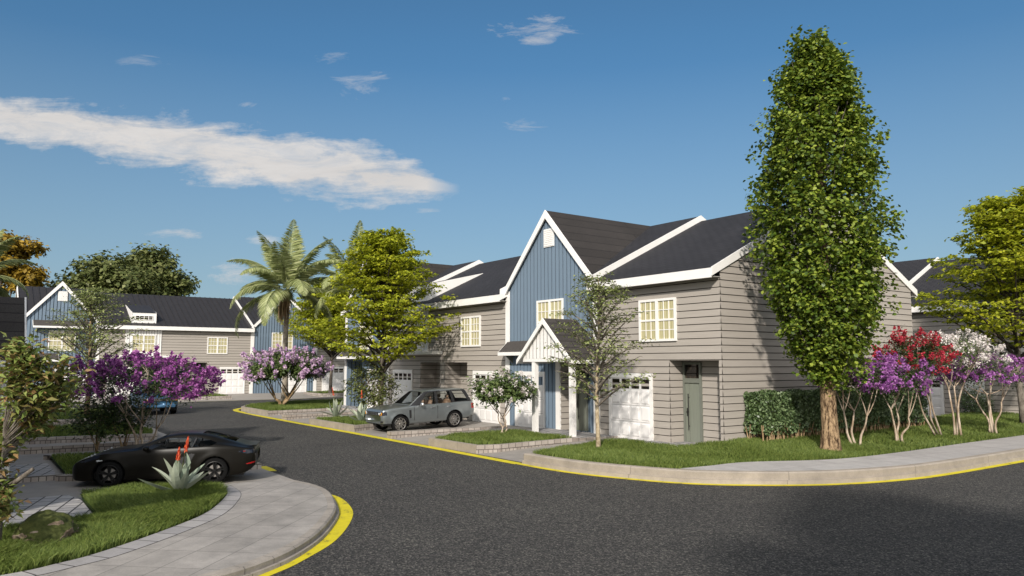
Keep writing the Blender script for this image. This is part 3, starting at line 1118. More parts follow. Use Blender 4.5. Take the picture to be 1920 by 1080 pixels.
def eave_trim(root, x0, x1, lift=0.0, ends=(True, True)):
    """white fascia, boxed soffit and sloping rake boards; the rakes are cut to the roof"""
    b = MB()
    yb = DEPTH + 0.42
    ze, zr = EAVE_T + lift, RIDGE + lift
    f = 0.045
    b.box(x0, x1, -0.42 - f, -0.42, EAVE_B + lift, ze + 0.055)
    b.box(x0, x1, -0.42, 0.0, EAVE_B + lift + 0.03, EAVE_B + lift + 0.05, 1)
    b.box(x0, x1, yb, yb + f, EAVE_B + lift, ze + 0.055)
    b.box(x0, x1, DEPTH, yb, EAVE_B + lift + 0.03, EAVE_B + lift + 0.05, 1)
    for x, on, s in ((x0, ends[0], -1), (x1, ends[1], 1)):
        if not on:
            continue
        h = 0.27
        for (ya, yc) in ((-0.42 - f, RIDGE_Y), (yb + f, RIDGE_Y)):
            p = [(x, ya, ze + 0.062 - h), (x, ya, ze + 0.075), (x, yc, zr + 0.085), (x, yc, zr + 0.072 - h)]
            b.prism(p, (s * 0.05, 0, 0))
            # the soffit under the overhang
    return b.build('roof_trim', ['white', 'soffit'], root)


def end_wall(root, x, s, openings=()):
    """gable end of lap siding; s = +1 faces +x"""
    b = MB()
    top = RIDGE - 0.02
    lo = lambda z: 0.0 if z <= EAVE_T + 0.2 else (z - EAVE_T - 0.2 + 0.0) / SLOPE
    hi = lambda z: DEPTH if z <= EAVE_T + 0.2 else DEPTH - (z - EAVE_T - 0.2) / SLOPE
    siding(b, lambda z: min(lo(z), RIDGE_Y - 0.01), lambda z: max(hi(z), RIDGE_Y + 0.01), -0.24, top, openings, lambda u, z, o: (x + s * o, u, z))
    return b.build('end_wall', ['siding', 'gap'], root)


def niche(root, x0, x1, zt, depth, door=None, mats='siding', wall_mats=('siding', 'gap'), sides=None):
    """recessed entrance with lap-sided cheeks"""
    b = MB()
    siding(b, 0.0, depth, -0.24, zt, (), lambda u, z, o: (x0 + o, u, z))
    siding(b, 0.0, depth, -0.24, zt, (), lambda u, z, o: (x1 - o, u, z))
    siding(b, x0, x1, -0.24, zt, ([(door[0], door[1], 0, 2.8)] if door else []), lambda u, z, o: (u, depth - o, z))
    b.face([(x0, -0.001, zt), (x1, -0.001, zt), (x1, depth, zt), (x0, depth, zt)], 0)
    b.build('entrance_recess', list(wall_mats), root)
    if door:
        front_door(root, door[0], door[1], depth)


def corner_board(root, x, w, zt, y=0.0, zb=-0.22, back=False):
    b = MB()
    b.box(x - w / 2, x + w / 2, y - 0.05, y + 0.03, zb, zt)
    return b.build('corner_board', 'white', root)


def back_and_inside(root, x0, x1, left=True, right=True):
    """rear wall and party walls, seldom seen, that close the house"""
    b = MB()
    siding(b, x0, x1, -0.24, EAVE_B + 0.05, (), lambda u, z, o: (u, DEPTH + o, z), course=0.5)
    b.build('rear_wall', ['siding', 'gap'], root)
    if left or right:
        for x, on in ((x0, left), (x1, right)):
            if on:
                b = MB()
                b.face([(x, 0.03, -0.24), (x, DEPTH, -0.24), (x, DEPTH, EAVE_T), (x, RIDGE_Y, RIDGE - 0.03), (x, 0.03, EAVE_T)])
                b.build('party_wall', 'siding', root)


def taupe_end_house(label, loc, rz, flip=False, kind='shingle', group=None):
    root = thing('townhouse', label, 'house', loc, rz, group)
    x0, x1 = -3.07, 3.01       # from the party line to the corner
    rec = (x1 - 2.28, x1 - 0.12)
    b = MB()
    ops = [(rec[0], rec[1], -1, 2.86)]
    siding(b, x0, x1, -0.24, EAVE_B + 0.05, ops, front)
    b.build('front_wall', ['siding', 'gap'], root)
    end_wall(root, x1, 1)
    back_and_inside(root, x0, x1, True, False)
    niche(root, rec[0], rec[1], 2.86, 0.72, (rec[0] + 0.03, rec[0] + 0.84))
    garage(root, x0 + 0.76, x0 + 3.0, 2.40)
    window(root, x0 + 2.41, x0 + 4.19, 3.54, 5.06)
    main_roof(root, x0, x1 + 0.02, 0.0, kind)
    eave_trim(root, x0, x1 + 0.02, 0.0, (False, True))
    if flip:
        root.scale.x = -1
    return root


def shed_awning(root, x0, x1, ztop, zfront, out, name='awning', brackets=()):
    b = MB()
    t = 0.05
    n = int((x1 - x0) / 0.4)
    d = math.hypot(out, ztop - zfront)
    b.face([(x0, -out, zfront + t), (x1, -out, zfront + t), (x1, 0.0, ztop + t), (x0, 0.0, ztop + t)], 0)
    b.box(x0, x1, -out - 0.03, -out, zfront - 0.10, zfront + t, 1)
    for x, s in ((x0, -1), (x1, 1)):
        b.prism([(x, -out, zfront - 0.04), (x, -out, zfront + t), (x, 0.0, ztop + t), (x, 0.0, ztop - 0.06)], (s * 0.025, 0, 0), 1)
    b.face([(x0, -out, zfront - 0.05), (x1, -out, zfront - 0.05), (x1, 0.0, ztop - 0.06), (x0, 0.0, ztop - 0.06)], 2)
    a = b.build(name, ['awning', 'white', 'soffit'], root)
    k = MB()
    for x in brackets:
        k.prism([(x, -0.02, zfront - 0.45), (x, -out + 0.12, zfront - 0.10), (x, -out + 0.12, zfront - 0.04), (x, -0.02, zfront - 0.04)], (0.06, 0, 0))
    if brackets:
        k.build('bracket', 'doorframe', a)
    return a


def porch(root, xc, half, zb, zt, out, post_xs):
    """little white gable on posts before the door"""
    b = MB()
    top = lambda u: zb + 0.06 + (zt - zb - 0.22) * (1 - abs(u - xc) / half)
    P = lambda u, z, o: (u, -out - o, z)
    boards(b, xc - half + 0.12, xc + half - 0.12, zb + 0.02, top, (), P, bw=0.24, gap=0.055, peak=xc)
    b.box(xc - half + 0.12, xc + half - 0.12, -out - 0.02, -out + 0.18, zb - 0.10, zb + 0.02, 0)
    for s in (-1, 1):
        b.box(xc + s * (half - 0.26) - 0.08, xc + s * (half - 0.26) + 0.08, -out + 0.18, 0.0, zb - 0.10, zb + 0.08, 0)
    b.face([(xc - half + 0.1, -out, zb - 0.09), (xc + half - 0.1, -out, zb - 0.09), (xc + half - 0.1, 0, zb - 0.09), (xc - half + 0.1, 0, zb - 0.09)], 0)
    p = b.build('porch_gable', ['white', 'whitegap'], root)
    r = MB()
    yo = -out - 0.16
    for s in (-1, 1):
        xe = xc + s * (half + 0.10); ze = zb + 0.06 - 0.10 * (zt - zb) / half
        L = math.hypot(half + 0.1, zt - ze)
        r.face([(xc, yo, zt), (xc, 0.0, zt), (xe, 0.0, ze), (xe, yo, ze)], 0, [(0, L), (-yo, L), (-yo, 0), (0, 0)])
        r.face([(xc, yo, zt - 0.07), (xc, 0.0, zt - 0.07), (xe, 0.0, ze - 0.07), (xe, yo, ze - 0.07)], 1)
        r.prism([(xc, yo - 0.04, zt + 0.012), (xe, yo - 0.04, ze + 0.012), (xe, yo - 0.04, ze - 0.17), (xc, yo - 0.04, zt - 0.22)], (0, 0.04, 0), 1)
        r.prism([(xe, yo, ze + 0.008), (xe, yo, ze - 0.13), (xe, 0, ze - 0.13), (xe, 0, ze + 0.008)], (s * 0.02, 0, 0), 1)
    r.build('porch_roof', ['plain_roof', 'white'], root)
    for x in post_xs:
        q = MB()
        w = 0.095
        q.box(x - w, x + w, -out + 0.0, -out + 2 * w, 0.02, zb - 0.10)
        q.build('post', 'white', root)


def blue_house(label, loc, rz, variant='porch', half=2.98, flip=False, kind='shingle_brown', mainkind='shingle', group=None, ends=(True, True), seam=False, end_x=None):
    root = thing('townhouse', label, 'house', loc, rz, group)
    x0, x1 = -half, half
    ZE = 6.10
    zp = RIDGE_HI - 0.10
    gs = (zp - ZE) / half
    top = lambda u: ZE - 0.02 + (zp - ZE) * (1 - abs(u) / half)
    ops = []
    if variant == 'porch':
        nx = (0.72, 2.62)
    elif variant == 'corner':
        nx = (-half + 0.32, -half + 2.5)
    else:
        nx = None
    if nx:
        ops.append((nx[0], nx[1], -1, 2.86))
    b = MB()
    boards(b, x0, x1, -0.24, top, ops, front, peak=0.0)
    b.build('front_wall', ['blue', 'bluegap'], root)
    # cheeks of the bay that stand above the neighbours' eaves
    for x in (x0, x1):
        b = MB()
        b.face([(x, 0, -0.2), (x, 2.2, -0.2), (x, 2.2, ZE + 0.8), (x, 0, ZE)])
        b.build('side_wall', 'siding', root)
    back_and_inside(root, x0, x1, True, True)
    main_roof(root, x0 - 0.02, x1 + 0.02, RIDGE_HI - RIDGE, mainkind, seam, 0.06)
    # cross gable
    r = MB()
    yo = -0.16
    for s in (-1, 1):
        xe = s * (half + 0.16); ze = ZE + 0.05 - 0.16 * gs
        zr = zp + 0.14
        L = math.hypot(half + 0.16, zr - ze)
        r.face([(0, yo, zr), (0, RIDGE_Y, zr), (xe, RIDGE_Y, ze), (xe, yo, ze)], 0, [(0, L), (RIDGE_Y, L), (RIDGE_Y, 0), (0, 0)])
    r.build('gable_roof', kind, root)
    t = MB()
    for s in (-1, 1):
        xe = s * (half + 0.17); ze = ZE + 0.05 - 0.17 * gs
        t.prism([(0, yo - 0.05, zp + 0.155), (xe, yo - 0.05, ze + 0.015), (xe, yo - 0.05, ze - 0.30), (0, yo - 0.05, zp - 0.20)], (0, 0.055, 0), 0)
        t.prism([(xe, yo, ze + 0.01), (xe, yo, ze - 0.22), (xe, 1.2, ze - 0.22), (xe, 1.2, ze + 0.01)], (-s * 0.03, 0, 0), 0)
        t.prism([(0, yo, zp + 0.07), (xe, yo, ze - 0.07), (xe, 0.0, ze - 0.07), (0, 0.0, zp + 0.07)], (0, 0, -0.02), 1)
        # raised party rakes beside the main roof
        x = s * (half + 0.02)
        lf = RIDGE_HI - RIDGE
        if (s < 0 and ends[0]) or (s > 0 and ends[1]):
            for (ya, yc) in ((-0.42, RIDGE_Y), (DEPTH + 0.42, RIDGE_Y)):
                t.prism([(x, ya, EAVE_T + lf - 0.24), (x, ya, EAVE_T + lf + 0.075), (x, yc, RIDGE_HI + 0.075), (x, yc, RIDGE_HI - 0.24)], (s * 0.06, 0, 0), 0)
    t.build('gable_trim', ['white', 'soffit'], root)
    corner_board(root, x0 + 0.0, 0.32, ZE - 0.08)
    corner_board(root, x1 - 0.0, 0.32, ZE - 0.08)
    v = MB()
    v.box(-0.34 + 0.08, 0.34 + 0.08, -0.07, 0.0, 7.72, 8.50)
    for i in range(9):
        z = 7.76 + i * 0.082
        v.box(-0.30 + 0.08, 0.30 + 0.08, -0.085, -0.07, z, z + 0.05)
    v.build('gable_vent', 'white', root)
    if variant == 'porch':
        window(root, -0.78, 1.0, 3.60, 5.45)
        garage(root, -2.38, -0.25, 2.40)
        # door recess behind the porch
        nb = MB()
        siding(nb, 0.0, 0.78, -0.24, 2.86, (), lambda u, z, o: (nx[0] + o, u, z))
        nb.build('entrance_recess', ['siding', 'gap'], root)
        n2 = MB()
        boards(n2, 0.0, 0.78, -0.24, lambda u: 2.86, (), lambda u, z, o: (nx[1] - o, u, z))
        boards(n2, nx[0], nx[1], -0.24, lambda u: 2.86, [(0.80, 1.60, 0, 2.8)], lambda u, z, o: (u, 0.78 - o, z))
        n2.face([(nx[0], 0.0, 2.86), (nx[1], 0.0, 2.86), (nx[1], 0.78, 2.86), (nx[0], 0.78, 2.86)], 0)
        n2.build('recess_wall', ['blue', 'bluegap'], root)
        front_door(root, 0.80, 1.60, 0.78)
        corner_board(root, 0.60, 0.26, 2.9)
        shed_awning(root, -half - 0.0, 0.28, 3.72, 3.20, 0.56, brackets=(-half + 0.35,))
        porch(root, 1.82, 1.62, 2.92, 4.52, 1.60, (0.98, 3.27))
    elif variant == 'corner':
        window(root, -0.9, 0.95, 3.60, 5.3)
        garage(root, 0.35, 2.70, 2.40)
        nb = MB()
        boards(nb, 0.0, 1.3, -0.24, lambda u: 2.86, (), lambda u, z, o: (nx[1] - o, u, z))
        boards(nb, 0.0, 1.3, -0.24, lambda u: 2.86, (), lambda u, z, o: (nx[0] + o, u, z))
        boards(nb, nx[0], nx[1], -0.24, lambda u: 2.86, [(-half + 0.9, -half + 1.75, 0, 2.8)], lambda u, z, o: (u, 1.3 - o, z))
        nb.face([(nx[0], 0.0, 2.86), (nx[1], 0.0, 2.86), (nx[1], 1.3, 2.86), (nx[0], 1.3, 2.86)], 0)
        nb.build('entrance_recess', ['blue', 'bluegap'], root)
        front_door(root, -half + 0.9, -half + 1.75, 1.3)
        shed_awning(root, -half - 0.1, half + 0.1, 3.62, 3.12, 0.6)
    elif variant == 'wide_awning':
        window(root, -1.25, 0.75, 4.02, 5.58)
        garage(root, -0.2, 2.2, 2.40)
        shed_awning(root, -half + 0.02, half - 0.02, 3.85, 3.25, 0.7)
    else:
        window(root, -0.75, 1.15, 3.72, 5.35)
        shed_awning(root, -1.85, 1.85, 6.12, 5.62, 0.75, brackets=(-1.6, 1.6))
        shed_awning(root, -2.7, 0.0, 3.50, 2.98, 0.75, brackets=(-2.4, -0.3))
        garage(root, -0.2, 2.3, 2.40)
    if end_x:
        end_wall(root, end_x * half, end_x)
    if flip:
        root.scale.x = -1
    return root


def dormer(root, xa, xb, kind):
    """white shed dormer low on the front slope"""
    y0 = 0.15
    rz = lambda y: EAVE_T + 0.05 + SLOPE * (y + 0.42)
    zf = rz(y0) + 0.86
    yk = y0 + 3.6
    b = MB()
    b.face([(xa, y0, rz(y0) - 0.05), (xb, y0, rz(y0) - 0.05), (xb, y0, zf), (xa, y0, zf)], 0)
    zk = rz(yk) + 0.02
    for x in (xa, xb):
        b.prism([(x, y0 - 0.02, rz(y0) - 0.06), (x, y0 - 0.02, zf + 0.03), (x, yk, zk), (x, yk, zk - 0.08)], (0.03 if x == xb else -0.03, 0, 0), 0)
    d = b.build('dormer', 'white', root)
    r = MB()
    L = math.hypot(yk - y0, zk - zf)
    r.face([(xa - 0.02, y0 - 0.05, zf + 0.02), (xb + 0.02, y0 - 0.05, zf + 0.02), (xb + 0.02, yk, zk + 0.02), (xa - 0.02, yk, zk + 0.02)], 0, [(0, 0), (xb - xa, 0), (xb - xa, L), (0, L)])
    r.build('dormer_roof', kind, d)
    f = MB(); p = MB()
    c = (xa + xb) / 2
    w, z0, z1 = 0.70, zf - 0.60, zf - 0.22
    wframe(f, c - w, c + w, z0, z1, y0 - 0.04, y0 + 0.01, 0.05)
    for i in (1, 2, 3):
        f.box(c - w + 2 * w * i / 4 - 0.022, c - w + 2 * w * i / 4 + 0.022, y0 - 0.035, y0 + 0.005, z0 + 0.05, z1 - 0.05)
    f.box(c - w + 0.05, c + w - 0.05, y0 - 0.028, y0 + 0.002, (z0 + z1) / 2 - 0.013, (z0 + z1) / 2 + 0.013)
    f.build('window_frame', 'white', d)
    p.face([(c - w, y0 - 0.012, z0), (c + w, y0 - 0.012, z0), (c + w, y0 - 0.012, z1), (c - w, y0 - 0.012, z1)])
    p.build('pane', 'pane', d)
    return d


def taupe_mid_house(label, loc, rz, w=12.07, kind='shingle', seam=False, group=None, flip=False, with_bay=True, ends=(False, True)):
    """wide house with two recessed entrances, a white bay panel and a shed dormer"""
    root = thing('townhouse', label, 'house', loc, rz, group)
    x0, x1 = -w / 2, w / 2
    n1 = (x0 + 3.90, x0 + 6.0)
    n2 = (x0 + 6.48, x0 + 8.62)
    b = MB()
    siding(b, x0, x1, -0.24, EAVE_B + 0.05, [(n1[0], n1[1], -1, 2.80), (n2[0], n2[1], -1, 2.80)], front)
    b.build('front_wall', ['siding', 'gap'], root)
    back_and_inside(root, x0, x1, True, True)
    niche(root, n1[0], n1[1], 2.80, 0.95, (n1[0] + 1.15, n1[0] + 1.95))
    niche(root, n2[0], n2[1], 2.80, 0.95, (n2[0] + 1.25, n2[0] + 2.05))
    garage(root, x0 + 0.74, x0 + 3.05, 2.40)
    garage(root, x1 - 2.82, x1 - 0.58, 2.40)
    window(root, x1 - 3.95, x1 - 2.20, 3.56, 5.05)
    if with_bay:
        p = MB()
        pa, pb = x0 + 2.1, x0 + 4.65
        P = lambda u, z, o: (u, -0.03 - o, z)
        boards(p, pa, pb, 3.38, lambda u: EAVE_B + 0.03, (), P, bw=0.22, gap=0.03)
        p.box(pa - 0.12, pa, -0.075, 0.02, 3.38, EAVE_B + 0.03, 0); p.box(pb, pb + 0.12, -0.075, 0.02, 3.38, EAVE_B + 0.03, 0)
        p.build('bay_panel', ['white', 'whitegap'], root)
        window(root, pa + 0.35, pb - 0.35, 3.62, 5.15, -0.05)
        c = MB()
        c.box(x0 + 1.6, x0 + 6.2, -0.62, 0.03, 3.22, 3.38)
        c.build('canopy', 'white', root)
        dormer(root, x0 + 2.45, x0 + 4.3, kind)
    main_roof(root, x0, x1, 0.0, kind, seam)
    eave_trim(root, x0, x1, 0.0, ends)
    if flip:
        root.scale.x = -1
    return root


BZ = 0.215
RY = 20.0
G_MAIN = 'townhouses of the near row'
G_FAR = 'townhouses of the far row'
G_LEFT = 'townhouses of the opposite row'
taupe_end_house('taupe lap-sided corner townhouse with grey-green door and hedge along its end wall', (-19.03, RY, BZ), 0, group=G_MAIN)
blue_house('blue board townhouse with tall gable and white gabled porch on posts', (-25.04, RY, BZ), 0, 'porch', 2.98, group=G_MAIN)
taupe_mid_house('wide taupe townhouse with white roof dormer behind the silver car', (-34.08, RY, BZ), 0, 12.02, group=G_MAIN)
blue_house('blue end townhouse half hidden by the yellow-green tree', (-43.1, RY, BZ), 0, 'corner', 3.0, group=G_MAIN, end_x=-1)
# far row, facing the viewer
RZ = math.pi / 2
blue_house('far blue gabled townhouse with two dark awnings', (-70.2, 5.95, BZ), RZ, 'two_awnings', 2.72, kind='seam', mainkind='seam', seam=True, group=G_FAR)
taupe_mid_house('far taupe townhouse with black ribbed roof and small white dormer', (-70.2, 14.98, BZ), RZ, 12.5, 'seam', True, group=G_FAR)
blue_house('far blue gabled townhouse behind the palm trunk', (-70.2, 24.25, BZ), RZ, 'wide_awning', 3.02, kind='seam', mainkind='seam', seam=True, group=G_FAR)
taupe_mid_house('far taupe townhouse with garage seen between the palm and the blue corner', (-70.2, 33.35, BZ), RZ, 12.2, 'seam', True, group=G_FAR, with_bay=False)
# back row to the right
def back_house(label, loc):
    root = thing('townhouse', label, 'house', loc, 0, 'townhouses of the back row')
    x0, x1 = -3.07, 3.40
    b = MB()
    siding(b, x0, x1, -0.24, EAVE_B + 0.05, (), front)
    b.build('front_wall', ['siding', 'gap'], root)
    end_wall(root, x1, 1)
    back_and_inside(root, x0, x1, True, False)
    garage(root, x0 + 0.62, x0 + 2.85, 2.10)
    d = MB()
    d.box(0.92, 1.72, -0.05, 0.01, 0.0, 2.02); d.box(0.86, 0.92, -0.07, 0.01, 0.0, 2.08); d.box(1.72, 1.78, -0.07, 0.01, 0.0, 2.08); d.box(0.92, 1.72, -0.068, 0.01, 2.02, 2.08)
    o = d.build('side_door', 'garage', root)
    h = MB(); h.box(0.98, 1.03, -0.09, -0.05, 0.95, 1.20); h.box(1.0, 1.12, -0.12, -0.09, 1.10, 1.13)
    h.build('handle', 'black', o)
    main_roof(root, x0, x1 + 0.02, 0.0, 'shingle')
    eave_trim(root, x0, x1 + 0.02, 0.0, (False, True))
    return root
back_house('taupe townhouse behind the corner house, with plain white door, beyond the white flowering tree', (-19.03, 42.06, 0.16))
blue_house('townhouse behind the corner house of which the dark roof and white rake show', (-25.08, 42.06, 0.16), 0, 'corner', 2.98, group='townhouses of the back row')
# left-hand row: its porch roof and post stand at the left edge of the picture
LR = math.pi
blue_house('blue townhouse of which a dark porch roof and white post show behind the garden tree', (-25.04, -0.62, 0.16), LR, 'porch', 2.98, flip=True, group=G_LEFT)
taupe_end_house('corner townhouse beside the black sports car', (-19.03, -0.62, 0.16), LR, flip=True, group=G_LEFT)
taupe_mid_house('wide townhouse facing the taupe house with the roof dormer', (-34.08, -0.62, 0.16), LR, 12.02, flip=True, group=G_LEFT)


# ---------------------------------------------------------------- plants
def unit(v):
    return v / (np.linalg.norm(v, axis=-1, keepdims=True) + 1e-9)


def leaf_faces(c, n, d, L, W, fold=0.16, round_=False):
    """one folded four-point leaf at every c, facing n, pointing along d"""
    n = unit(n)
    d = unit(d - n * np.sum(d * n, 1, keepdims=True))
    s = np.cross(d, n)
    L = np.broadcast_to(np.asarray(L, float).reshape(-1, 1), (len(c), 1)); W = np.broadcast_to(np.asarray(W, float).reshape(-1, 1), (len(c), 1))
    p0 = c - d * L * 0.5
    p2 = c + d * L * 0.5 - n * L * 0.12
    p1 = c - d * L * 0.05 + s * W * 0.5 + n * W * fold
    p3 = c - d * L * 0.05 - s * W * 0.5 + n * W * fold
    if round_:
        w = n * W * fold * 0.5
        q = [c - d * L * .5, c - d * L * .28 + s * W * .42 + w, c + d * L * .08 + s * W * .46 + w, c + d * L * .5 - n * L * .08, c + d * L * .08 - s * W * .46 + w, c - d * L * .28 - s * W * .42 + w]
        v = np.stack(q, 1).reshape(-1, 3)
        return v, np.arange(len(v)).reshape(-1, 6)
    v = np.stack([p0, p1, p2, p3], 1).reshape(-1, 3)
    f = np.arange(len(v)).reshape(-1, 4)
    return v, f


def rnd_dirs(rng, n):
    return unit(rng.normal(size=(n, 3)))


def clump_leaves(rng, centers, per, spread, size, up=0.8, out_from=None, aspect=0.62, flat=1.0, jitter=0.3, round_=False, out_w=0.9):
    """leaves scattered round clump centres"""
    n = len(centers) * per
    c = np.repeat(centers, per, 0)
    off = rng.normal(size=(n, 3)) * spread
    off[:, 2] *= flat
    p = c + off
    nn = rnd_dirs(rng, n)
    nn[:, 2] = np.abs(nn[:, 2])
    nn = nn + np.array((0, 0, up))
    if out_from is not None:
        o = unit(p - out_from)
        nn = nn + o * out_w
    d = rnd_dirs(rng, n) + unit(off) * 0.8
    L = size * (1 + jitter * rng.uniform(-1, 1, n))
    return leaf_faces(p, nn, d, L, L * aspect, round_=round_)


def cat(*vf):
    v, f, k = [], [], 0
    for a, b in vf:
        v.append(a); f.append(b + k); k += len(a)
    return np.concatenate(v), np.concatenate(f)


def bez(p0, p1, p2, n=6):
    return [tuple((1 - t) ** 2 * np.array(p0) + 2 * t * (1 - t) * np.array(p1) + t * t * np.array(p2)) for t in np.linspace(0, 1, n)]


M['lf_poplar'] = leaf_mat('poplar_leaf', [(0.034, 0.064, 0.007), (0.075, 0.125, 0.012), (0.16, 0.215, 0.02), (0.275, 0.325, 0.045), (0.10, 0.15, 0.016), (0.05, 0.09, 0.010)], 0.22, 0.45, 0.4)
M['lf_lime'] = leaf_mat('yellow_green_leaf', [(0.15, 0.185, 0.012), (0.28, 0.32, 0.018), (0.48, 0.48, 0.035), (0.21, 0.25, 0.015)], 0.35, 0.5, 0.3)
M['lf_grey'] = leaf_mat('grey_green_leaf', [(0.12, 0.15, 0.045), (0.22, 0.26, 0.085), (0.34, 0.37, 0.15)], 0.25, 0.5, 0.3)
M['lf_dark'] = leaf_mat('dark_green_leaf', [(0.022, 0.040, 0.010), (0.040, 0.068, 0.018), (0.075, 0.10, 0.028)], 0.2, 0.45, 0.35)
M['lf_mid'] = leaf_mat('mid_green_leaf', [(0.05, 0.085, 0.022), (0.095, 0.14, 0.04), (0.16, 0.20, 0.07)], 0.25, 0.45, 0.35)
M['lf_olive'] = leaf_mat('olive_green_leaf', [(0.060, 0.080, 0.022), (0.11, 0.13, 0.038), (0.20, 0.21, 0.075)], 0.2, 0.5, 0.3)
M['lf_hedge'] = leaf_mat('hedge_leaf', [(0.045, 0.08, 0.027), (0.09, 0.14, 0.05), (0.165, 0.225, 0.10)], 0.15, 0.4, 0.5)
M['lf_autumn'] = leaf_mat('autumn_leaf', [(0.13, 0.095, 0.014), (0.28, 0.18, 0.018), (0.42, 0.28, 0.035), (0.17, 0.12, 0.016)], 0.3, 0.5, 0.3)
M['lf_red'] = leaf_mat('bronze_green_leaf', [(0.10, 0.15, 0.028), (0.20, 0.26, 0.06), (0.31, 0.36, 0.11), (0.15, 0.20, 0.04), (0.33, 0.19, 0.09), (0.24, 0.28, 0.08), (0.19, 0.10, 0.05), (0.13, 0.20, 0.04)], 0.22, 0.35, 0.5)
M['fl_purple'] = leaf_mat('purple_flower', [(0.14, 0.030, 0.15), (0.28, 0.07, 0.28), (0.52, 0.20, 0.48), (0.20, 0.045, 0.21)], 0.3, 0.6, 0.2)
M['fl_violet'] = leaf_mat('violet_flower', [(0.19, 0.05, 0.22), (0.34, 0.115, 0.37), (0.50, 0.23, 0.50)], 0.3, 0.6, 0.2)
M['fl_lilac'] = leaf_mat('lilac_flower', [(0.36, 0.20, 0.42), (0.58, 0.40, 0.56), (0.76, 0.58, 0.68), (0.44, 0.27, 0.50)], 0.3, 0.6, 0.2)
M['fl_red'] = leaf_mat('red_flower', [(0.24, 0.010, 0.026), (0.40, 0.026, 0.05), (0.56, 0.08, 0.10)], 0.25, 0.6, 0.2)
M['fl_white'] = leaf_mat('white_flower', [(0.56, 0.50, 0.47), (0.72, 0.66, 0.63), (0.80, 0.76, 0.74)], 0.3, 0.6, 0.2)
M['lf_palm'] = leaf_mat('palm_leaflet', [(0.16, 0.19, 0.06), (0.31, 0.35, 0.14), (0.50, 0.52, 0.27)], 0.3, 0.4, 0.4)
M['agave'] = leaf_mat('agave_blade', [(0.22, 0.27, 0.20), (0.32, 0.36, 0.27), (0.40, 0.43, 0.33)], 0.1, 0.5, 0.3)
M['fl_aloe'] = leaf_mat('aloe_flower', [(0.42, 0.030, 0.012), (0.62, 0.07, 0.02), (0.72, 0.17, 0.06)], 0.2, 0.5, 0.3)


def tree_root(name, label, cat_, loc, group=None, rz=0.0):
    return thing(name, label, cat_, loc, rz, group)


def poplar(label, loc, seed=3, rz=0.0, leaves=True):
    rng = np.random.default_rng(seed)
    root = tree_root('poplar_tree', label, 'tree', loc, rz=rz)
    zs = [1.9, 2.3, 3.2, 4.9, 6.3, 7.9, 9.2, 10.3, 11.5, 12.4, 12.95]
    rs = [0.12, 0.50, 1.05, 1.60, 1.82, 1.90, 1.66, 1.42, 1.06, 0.74, 0.30]
    R = lambda z: np.interp(z, zs, rs)
    b = MB()
    tr = [(0, 0, -0.1), (0.0, 0.02, 0.15), (0.01, 0.0, 0.7), (-0.03, 0.02, 2.0), (0.02, -0.02, 4.5), (0.0, 0.03, 8.0), (0.0, 0.0, 11.5), (0.03, 0, 13.0)]
    b.tube(tr, [0.40, 0.31, 0.25, 0.22, 0.18, 0.12, 0.06, 0.02], 14)
    cl, tw = [], MB()
    for i in range(150):
        z0 = 1.7 + (i / 150) ** 0.9 * 9.6
        a = i * 2.39996 + rng.uniform(-.3, .3)
        ztip = z0 + rng.uniform(0.9, 2.2)
        r = R(ztip) * rng.uniform(0.86, 1.06)
        tip = np.array((math.cos(a) * r, math.sin(a) * r, ztip))
        mid = np.array((math.cos(a) * r * 0.62, math.sin(a) * r * 0.62, z0 + (ztip - z0) * 0.34))
        pts = bez((0, 0, z0), mid, tip, 7)
        tw.tube(pts, np.linspace(0.035, 0.006, 7), 5, cap=False)
        for k in (2, 3, 4, 5, 6):
            p = np.array(pts[k])
            for _ in range(3 if k > 3 else 1):
                cl.append(p + rng.normal(size=3) * (0.20, 0.20, 0.24))
    # shell clumps that fill the outline, leaving a few hollows
    holes = [np.array((math.cos(a) * 1.9, math.sin(a) * 1.9, z)) for a, z in zip(rng.uniform(0, 6.28, 34), rng.uniform(2.8, 11.8, 34))]
    for _ in range(900):
        z = rng.uniform(2.2, 12.8); a = rng.uniform(0, 6.2832)
        r = R(z) * rng.uniform(0.62, 1.0) * (1 + 0.09 * math.sin(3 * a + z * 1.3) + 0.08 * math.sin(5 * a - z * 2.1))
        p = np.array((math.cos(a) * r, math.sin(a) * r, z))
        if min(np.linalg.norm((p - h) * (1, 1, 0.6)) for h in holes) < 0.60:
            continue
        cl.append(p)
    cl = np.array(cl)
    axis = cl.copy(); axis[:, :2] *= 0
    n = 24
    ctr = np.repeat(axis, n, 0); ctr[:, 2] -= 0.6
    v, f = clump_leaves(rng, cl, n, 0.115, 0.122, up=0.30, out_from=ctr, aspect=0.78, flat=1.15, round_=True, out_w=0.45)
    b.build('trunk', 'bark_brown', root, True)
    tw.build('limbs', 'bark_grey', root, True)
    array_mesh('crown', v, f, 'lf_poplar', root)
    return root


